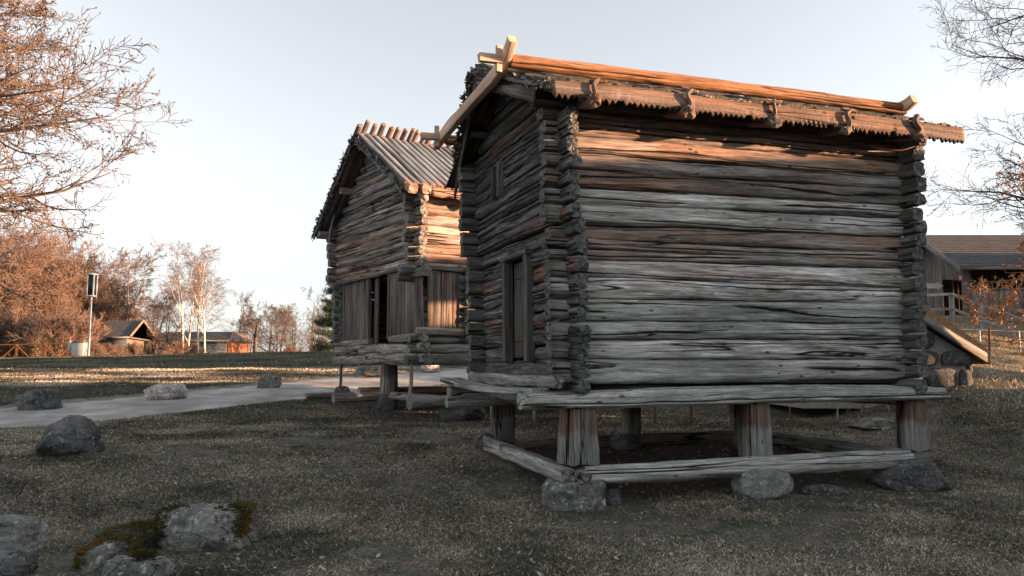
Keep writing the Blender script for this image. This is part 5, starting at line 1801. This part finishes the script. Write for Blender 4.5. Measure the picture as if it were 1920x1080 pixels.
def bare_tree(name, seed, h, r, spec, mats, trunk_dir=(0, 0, 1), wander0=.05, stems=1, twig=.010, buds=0, loc=(0, 0, 0), label=None, cat='tree', group=None, leafmat=None, leafn=0, leafsz=.05, bud_col=.5, spread0=.25):
    """spec: list of (children per branch, first position, angle, length ratio, wander, upward bias)"""
    rg = np.random.RandomState(seed)
    root = thing(name, label, cat, loc, group)
    root['_w'] = [0, 0, 0]
    d0 = np.tile(np.array(trunk_dir, float), (stems, 1)) + (rg.randn(stems, 3) * np.array([spread0, spread0, 0]) if stems > 1 else 0)
    d0 /= np.linalg.norm(d0, axis=1)[:, None]
    L = h * (1 - .25 * rg.rand(stems)) if stems > 1 else np.array([h * 1.0])
    P0 = rg.randn(stems, 3) * np.array([.15, .15, 0]) * (stems > 1) + np.array([0, 0, -.2])
    K = 9
    P, Rr = grow(P0, d0, L, np.full(stems, r * 1.0), np.full(stems, max(twig * 1.5, r * .12)), K, wander0, .02, rg)
    mt = MB(); polytubes(mt, P, Rr, 8)
    mc = MB()
    for li, (m, u0, ang, ratio, wd, upw) in enumerate(spec):
        p, d, ln, rad = children(P, Rr, L, m, u0, ang, ratio, rg)
        rad = np.maximum(rad, twig)
        K = 6 if li < 2 else (5 if li == 2 else 4)
        P, Rr = grow(p, d, ln, rad, np.maximum(rad * (.10 if li == 0 else .3), twig * .7), K, wd, upw, rg)
        L = ln
        polytubes(mt if li == 0 else mc, P, Rr, 5 if li == 0 else (4 if li == 1 else 3))
    mt.build('trunk', M[mats[0]], parent=root)
    if buds:
        idx = rg.randint(0, len(P), buds); kk = rg.randint(1, P.shape[1], buds)
        c = P[idx, kk]
        a = rg.randn(buds, 3) * .025; b = rg.randn(buds, 3) * .02; e = rg.randn(buds, 3) * .025
        V = np.stack([c + a, c + b, c + e, c - a * .8], 1).reshape(-1, 3)
        o = np.arange(buds)[:, None] * 4
        mc.add(V, tris=np.concatenate([o + [[0, 1, 2]], o + [[0, 2, 3]], o + [[1, 3, 2]]]))
    mc.build('crown', M[mats[1]], parent=root)
    if leafn:
        ml = MB()
        idx = rg.randint(0, len(P), leafn); kk = rg.randint(1, P.shape[1], leafn)
        c = P[idx, kk] + rg.randn(leafn, 3) * .03
        a = rg.randn(leafn, 3); a /= np.linalg.norm(a, axis=1)[:, None]; b = np.cross(a, rg.randn(leafn, 3)); b /= np.linalg.norm(b, axis=1)[:, None]
        s_ = leafsz * (.6 + .8 * rg.rand(leafn, 1))
        V = np.stack([c - a * s_, c + b * s_ * .5, c + a * s_, c - b * s_ * .5 + a * s_ * .2], 1).reshape(-1, 3)
        tt = rg.rand(leafn)
        ml.add(V, np.arange(leafn * 4).reshape(-1, 4), tint=np.repeat(np.stack([tt] * 3, -1), 4, 0))
        ml.build('dry_leaves', M[leafmat], parent=root, smooth=False)
    root.location = loc
    return root


def place(src, loc, rz, s, label, group=None, first=[set()]):
    c = src if src.name not in first[0] else copy_tree(src)
    first[0].add(src.name)
    c.location = loc; c.rotation_euler = (0, 0, rz); c.scale = (s, s, s)
    tag(c, label)
    if group:
        c['group'] = group
    return c


G_T = 'bare trees beyond the meadow'
bush_a = bare_tree('bare_tree', 1, 9.0, .16, [(14, .12, .9, .55, .16, .05), (8, .15, .8, .5, .2, .04), (7, .15, .8, .5, .2, .03), (5, .2, .8, .55, .25, .02)], ('bark_red', 'bark_red'), stems=3, twig=.014, group=G_T)
bush_b = bare_tree('bare_tree', 2, 8.0, .14, [(13, .1, .8, .55, .18, .06), (8, .15, .8, .5, .22, .05), (7, .15, .8, .5, .22, .03), (5, .2, .8, .55, .25, .02)], ('bark_dark', 'bark_brown'), stems=4, twig=.014, group=G_T, spread0=.35)
thin_a = bare_tree('bare_tree', 3, 7.5, .15, [(9, .25, .75, .5, .12, .06), (6, .2, .7, .5, .18, .04), (6, .2, .7, .5, .2, .03), (4, .2, .7, .5, .2, .0)], ('bark_red', 'bark_dark'), twig=.012, group=G_T)
thin_b = bare_tree('bare_tree', 4, 6.5, .13, [(9, .2, .85, .6, .15, .05), (6, .2, .8, .5, .2, .03), (6, .2, .7, .5, .2, .03), (4, .2, .7, .5, .2, .0)], ('bark_dark', 'bark_brown'), stems=2, twig=.012, group=G_T)
birch = bare_tree('birch', 5, 9.5, .12, [(13, .22, .55, .36, .08, .07), (7, .2, .6, .5, .14, .0), (6, .2, .6, .55, .18, -.08), (3, .2, .6, .6, .2, -.12)], ('bark_birch', 'bark_brown'), twig=.009, wander0=.035, group='birches in front of the long barn')
oak = bare_tree('oak', 6, 4.8, .26, [(8, .45, .95, .65, .3, .06), (6, .2, .8, .55, .3, .04), (5, .2, .8, .5, .3, .03), (5, .2, .8, .5, .3, .02)], ('bark_dark', 'bark_dark'), twig=.014, wander0=.16, label='gnarled small oak standing alone against the pale sky', cat='tree')

kinds = {'a': bush_a, 'b': bush_b, 'c': thin_a, 'd': thin_b}
spots = [  # px, distance, kind, scale, label
    (-60, 54, 'a', 1.35, 'tall dense reddish tree at the very end of the thicket'),
    (5, 56, 'a', 1.25, 'dense reddish tree behind the last fence brace'),
    (48, 60, 'b', 1.35, 'dense tree rising above the second fence post'),
    (85, 56, 'a', 1.15, 'bushy orange lit tree behind the third fence post'),
    (118, 62, 'b', 1.3, 'bushy tree behind the orange capped marker post'),
    (150, 66, 'a', .9, 'tall bushy tree directly behind the lamp lantern'),
    (185, 72, 'b', .8, 'bushy tree overhanging the small shed roof'),
    (20, 70, 'b', 1.6, 'tallest bare tree at the back of the thicket'),
    (100, 74, 'a', 1.5, 'tall tree showing above the middle of the thicket'),
    (208, 76, 'b', .8, 'round topped bare tree behind the shed ridge'),
    (232, 67, 'c', 1.15, 'slender bare tree rising straight beside the shed end wall'),
    (286, 70, 'd', .95, 'forked bare tree just beyond the shed'),
    (312, 66, 'd', .75, 'spreading bare tree in front of the dark barn wall'),
    (440, 90, 'c', 1.0, 'hazy thin tree beyond the rust red barn end'),
    (505, 88, 'd', .95, 'loose bare tree between the oak and the rust red barn'),
    (520, 84, 'd', .9, 'low twiggy tree to the right of the gnarled oak'),
    (553, 86, 'd', .85, 'sparse tree halfway between the oak and the conifer'),
    (580, 90, 'c', 1.05, 'thin tree beside the dark conifer'),
    (597, 86, 'd', 1.0, 'twiggy tree in front of the dark conifer'),
    (465, 92, 'd', .8, 'faint tree close by the gnarled oak, on its barn side'),
]
used = set()
for k, (px, D, kd, s_, lb_) in enumerate(spots):
    if k < 10:
        s_ *= .80
    if D < 64:
        D += 9; s_ *= 1.1
    b_ = base_at(px, D); b_[2] -= .1
    place(kinds[kd], b_, k * 1.7, s_, lb_)
for k, (px, D, s_, lb_) in enumerate(((343, 69, 1.0, 'whitest birch with a thick straight trunk'), (352, 74, 1.08, 'birch leaning against the whitest trunk'), (370, 72, 1.0, 'middle birch with a reddish upper trunk'), (384, 70, .92, 'slanting birch next to the dark barn end'))):
    b_ = base_at(px, D); b_[2] -= .1
    place(birch, b_, k * 2.1 + .4, s_, lb_)
b_ = base_at(482, 72); b_[2] -= .1
oak.location = b_

# low brush around the huts and along the wood edge
brush = bare_tree('shrub', 31, 2.0, .03, [(9, .05, .6, .6, .15, .08), (6, .1, .6, .55, .2, .05), (5, .1, .6, .5, .2, .03)], ('bark_red', 'bark_red'), stems=12, twig=.011, cat='shrub', group='leafless shrubs at the meadow edge', spread0=.55)
for k, (px, D, s_, lb_) in enumerate(((12, 53, 1.5, 'reddish shrub behind the outermost fence brace'), (57, 53, 1.4, 'reddish shrub between two fence posts'), (100, 53.5, 1.5, 'reddish shrub close behind the fence end'), (182, 57, .55, 'low shrub beside the lamp post foot'),
                                    (208, 59, .6, 'low orange shrub in front of the shed wall'), (226, 60, .6, 'small shrub at the shed corner'), (246, 61, .7, 'shrub hiding the lower end wall of the shed'), (325, 64, .8, 'rounded shrub below the birches on the shed side'),
                                    (360, 67, .75, 'wide shrub at the feet of the birches'), (398, 74, .6, 'shrub against the dark barn front'), (548, 80, .9, 'scrubby bush on the skyline past the oak'), (590, 78, 1.0, 'scrubby bush below the conifer'), (130, 58, 1.6, 'tall brush behind the cabinet'),
                                    (30, 58, 1.8, 'tall brush behind the middle of the fence'), (75, 60, 1.8, 'tall brush under the reddish trees'), (158, 66, 1.5, 'tall brush between lamp post and shed'))):
    b_ = base_at(px, D); b_[2] -= .1
    place(brush, b_, k * 1.3, s_, lb_)

# conifer
def conifer(name, seed, h, loc, label):
    rg = np.random.RandomState(seed)
    root = thing(name, label, 'tree', loc); root['_w'] = [0, 0, 0]
    w = MB(); P, Rr = grow(np.array([[0, 0, -.2]]), np.array([[0, 0, 1.]]), np.array([h]), np.array([.2]), np.array([.03]), 8, .02, 0, rg)
    polytubes(w, P, Rr, 7)
    n = 90
    z = h * (.12 + .86 * rg.rand(n)); a = rg.rand(n) * 2 * PI
    ln = (1 - (z / h) ** 1.6) * h * .26 * rg.uniform(.5, 1.25, n) + .25
    P0 = np.stack([np.zeros(n), np.zeros(n), z], -1); D0 = np.stack([np.cos(a), np.sin(a), rg.uniform(-.25, .3, n)], -1)
    P, Rr = grow(P0, D0, ln, np.full(n, .04), np.full(n, .015), 6, .06, .01, rg)
    polytubes(w, P, Rr, 4); w.build('trunk', M['bark_dark'], parent=root)
    m = 26000
    idx = rg.randint(0, n, m); kk = np.minimum(5, 1 + (rg.rand(m) ** .7 * 5).astype(int))
    cl = rg.randn(n, 6, 3) * .05
    c = P[idx, kk] + rg.randn(m, 3) * np.array([.20, .20, .09]) + cl[idx, kk]
    a_ = rg.randn(m, 3) * .10; b_ = rg.randn(m, 3) * .025
    V = np.stack([c - a_, c + b_, c + a_], 1).reshape(-1, 3); tt = rg.rand(m)
    mm = MB(); mm.add(V, tris=np.arange(3 * m).reshape(-1, 3), tint=np.repeat(np.stack([tt] * 3, -1), 3, 0)); mm.build('crown', M['needle'], parent=root, smooth=False)
    root.location = loc


b_ = base_at(628, 66); conifer('conifer', 5, 6.9, b_, 'dark conifer half hidden behind the far storehouse')

# big bare tree whose limbs reach in from beyond the frame on the path side
q_ = gz(-18.2, 20.5)
bare_tree('bare_tree', 42, 17, .34, [(62, .205, 1.25, .34, .10, .025), (11, .10, .7, .46, .13, .03), (8, .1, .65, .45, .16, .03), (6, .15, .65, .4, .2, .02)], ('bark_brown', 'bark_brown'), twig=.0095, buds=34000, loc=q_, label='large budding tree whose long limbs hang in over the path')
# tree reaching in at the upper corner by the barn
q_ = gz(20.2, 26.5)
bare_tree('bare_tree', 58, 17, .28, [(22, .50, 1.15, .34, .16, .02), (8, .15, .75, .5, .18, .04), (7, .15, .7, .5, .2, .03), (5, .15, .7, .5, .2, .02)], ('bark_dark', 'bark_dark'), twig=.008, loc=q_, label='dark bare tree whose top branches reach in high above the barn')
q_ = gz(32.5, 45)
bare_tree('bare_tree', 63, 15, .36, [(16, .15, .95, .5, .16, .05), (8, .15, .75, .5, .18, .04), (7, .15, .7, .5, .2, .03), (5, .15, .7, .5, .2, .02)], ('bark_dark', 'bark_dark'), twig=.014, loc=q_, label='wide bare tree behind the shingled barn roof')
# beech with last year's leaves in front of the porch
q_ = gz(18.1, 24.5)
bare_tree('beech', 71, 5.2, .13, [(17, .15, 1.35, .72, .14, -.03), (8, .2, .8, .5, .2, -.03), (7, .2, .7, .5, .22, -.03)], ('bark_red', 'bark_red'), twig=.010, loc=q_, label='young beech with drooping twigs of dry orange leaves in front of the porch', leafmat='beech', leafn=13000, leafsz=.05, trunk_dir=(-.12, 0, 1))

# ------------------------------------------------------------------ unseen buildings and trees added beyond the right edge to throw the long shadows
def shade_barn(x0, x1, y0, y1, zb, ze, zr, label, hole=None, hump=None):  # unseen building added to block the sun
    rt = thing('barn', label, 'barn', ((x0 + x1) / 2, (y0 + y1) / 2, zb))
    xm_ = (x0 + x1) / 2
    w = MB()
    for x_ in (x0, x1):
        if hole is None:
            box(w, (x_, (y0 + y1) / 2, (zb + ze) / 2), .12, y1 - y0, ze - zb, along=1, tint=(.1, 1, 0))
    for y_ in (y0 + .3, y1 - .3):
        V = np.array([[x0, y_, zb], [x1, y_, zb], [x1, y_, ze], [xm_, y_, zr - .15], [x0, y_, ze]]); V2 = V + [0, .12, 0]
        w.add(np.concatenate([V, V2]), [[i, (i + 1) % 5, 5 + (i + 1) % 5, 5 + i] for i in range(5)], [[0, 1, 2], [0, 2, 4], [2, 3, 4], [5, 7, 6], [5, 9, 7], [7, 9, 8]], tint=(.1, 1, 0))
    w.build('wall', M['far'], parent=rt, smooth=False)
    w = MB()
    for xe in (x0 - .5, x1 + .5):
        slab(w, ([[xe, y0 - .4, ze - .25], [xe, y1 + .4, ze - .25]], [[xm_, y0 - .4, zr], [xm_, y1 + .4, zr]]), .14, (0, 0, 1))
    w.build('roof', M['tile'], parent=rt, smooth=False)
    return rt


shade_barn(15, 23, -12, 14.0, -.5, 3.6, 5.86, 'long low barn standing opposite the storehouses, outside the view')  # added blocker that shades the yard and front wall

shade_barn(15.2, 17.6, 17.55, 19.6, 1.2, 3.2, 3.9, 'small woodshed by the slope, outside the view')  # added blocker that keeps sun off the cellar front
# unseen board screen, added with gaps that let sun patches onto the gallery
scn = thing('board_screen', 'tall gapped board screen at the end of the long barn, outside the view', 'screen', (15, 16.5, .5))
for (y0_, y1_, z0_, z1_) in ((14.3, 16.4, .3, 4.2), (14.3, 15.2, 4.2, 4.66), (15.85, 16.4, 4.2, 4.66), (14.3, 16.4, 4.66, 5.08), (14.3, 16.1, 5.08, 5.60)):
    w = MB(); box(w, (15, (y0_ + y1_) / 2, (z0_ + z1_) / 2), .05, y1_ - y0_, z1_ - z0_, along=1); w.build('board', M['far'], parent=scn)
for y_ in (14.3, 16.35):
    w = MB(); box(w, (15.1, y_, 2.9), .12, .12, 5.4, along=2); w.build('post', M['far'], parent=scn)
shade_barn(31, 38, 27.3, 33.0, 2.5, 6.5, 9.6, 'tall barn on the slope beside the shingled one, outside the view')  # added blocker for the shaded strip of far meadow
shade_barn(38, 45, 40.2, 44.2, 2.5, 6.5, 10.4, 'barn behind the conifer, outside the view')  # added blocker that carries the meadow shade farther back
for k, (x_, y_, h_) in enumerate(((27, 29.8, 8.5), (29.5, 31.6, 9.5), (31.5, 41.2, 9.0))):  # unseen conifers added to shade the far meadow
    conifer('conifer', 80 + k, h_, gz(x_, y_), ['dark conifer by the slope, first of two standing outside the view', 'taller dark conifer by the slope outside the view', 'conifer behind the shingled barn, outside the view'][k])

# ------------------------------------------------------------------ camera, light, sky
cam = bpy.data.objects.new('camera', bpy.data.cameras.new('camera')); C.objects.link(cam); sc.camera = cam
cam.location = (0, 0, CAMZ); cam.rotation_euler = (R(90) + PITCH, 0, 0)
cam.data.sensor_width = 36; cam.data.lens = 36 * F / 1920
cam.data.clip_end = 3000; cam.data.clip_start = .05

SUN_AZ, SUN_EL = R(-3.0), R(6.0)
sd = Vector((math.cos(SUN_AZ) * math.cos(SUN_EL), math.sin(SUN_AZ) * math.cos(SUN_EL), math.sin(SUN_EL)))
sl = bpy.data.lights.new('sun', 'SUN'); sl.energy = 5.0; sl.angle = R(.5); sl.color = (1.0, .57, .32)
so = bpy.data.objects.new('sun', sl); C.objects.link(so); so.rotation_euler = (-sd).to_track_quat('-Z', 'Y').to_euler()
wd_ = bpy.data.worlds.new('World'); sc.world = wd_; wd_.use_nodes = True
nt_ = wd_.node_tree; bg = nt_.nodes['Background']
sky = nt_.nodes.new('ShaderNodeTexSky'); sky.sky_type = 'NISHITA'; sky.sun_disc = False
sky.sun_elevation = SUN_EL; sky.sun_rotation = R(90) - SUN_AZ; sky.altitude = 0; sky.air_density = 1.0; sky.dust_density = 1.0; sky.ozone_density = 2.5
hs = nt_.nodes.new('ShaderNodeHueSaturation'); hs.inputs['Saturation'].default_value = .19
nt_.links.new(sky.outputs[0], hs.inputs['Color']); nt_.links.new(hs.outputs[0], bg.inputs['Color'])
bg.inputs['Strength'].default_value = .111
sc.view_settings.view_transform = 'Standard'; sc.view_settings.look = 'None'; sc.view_settings.gamma = 1; sc.view_settings.exposure = 2.2
sc.cycles.max_bounces = 6; sc.cycles.diffuse_bounces = 3
sc.cycles.use_adaptive_sampling = True
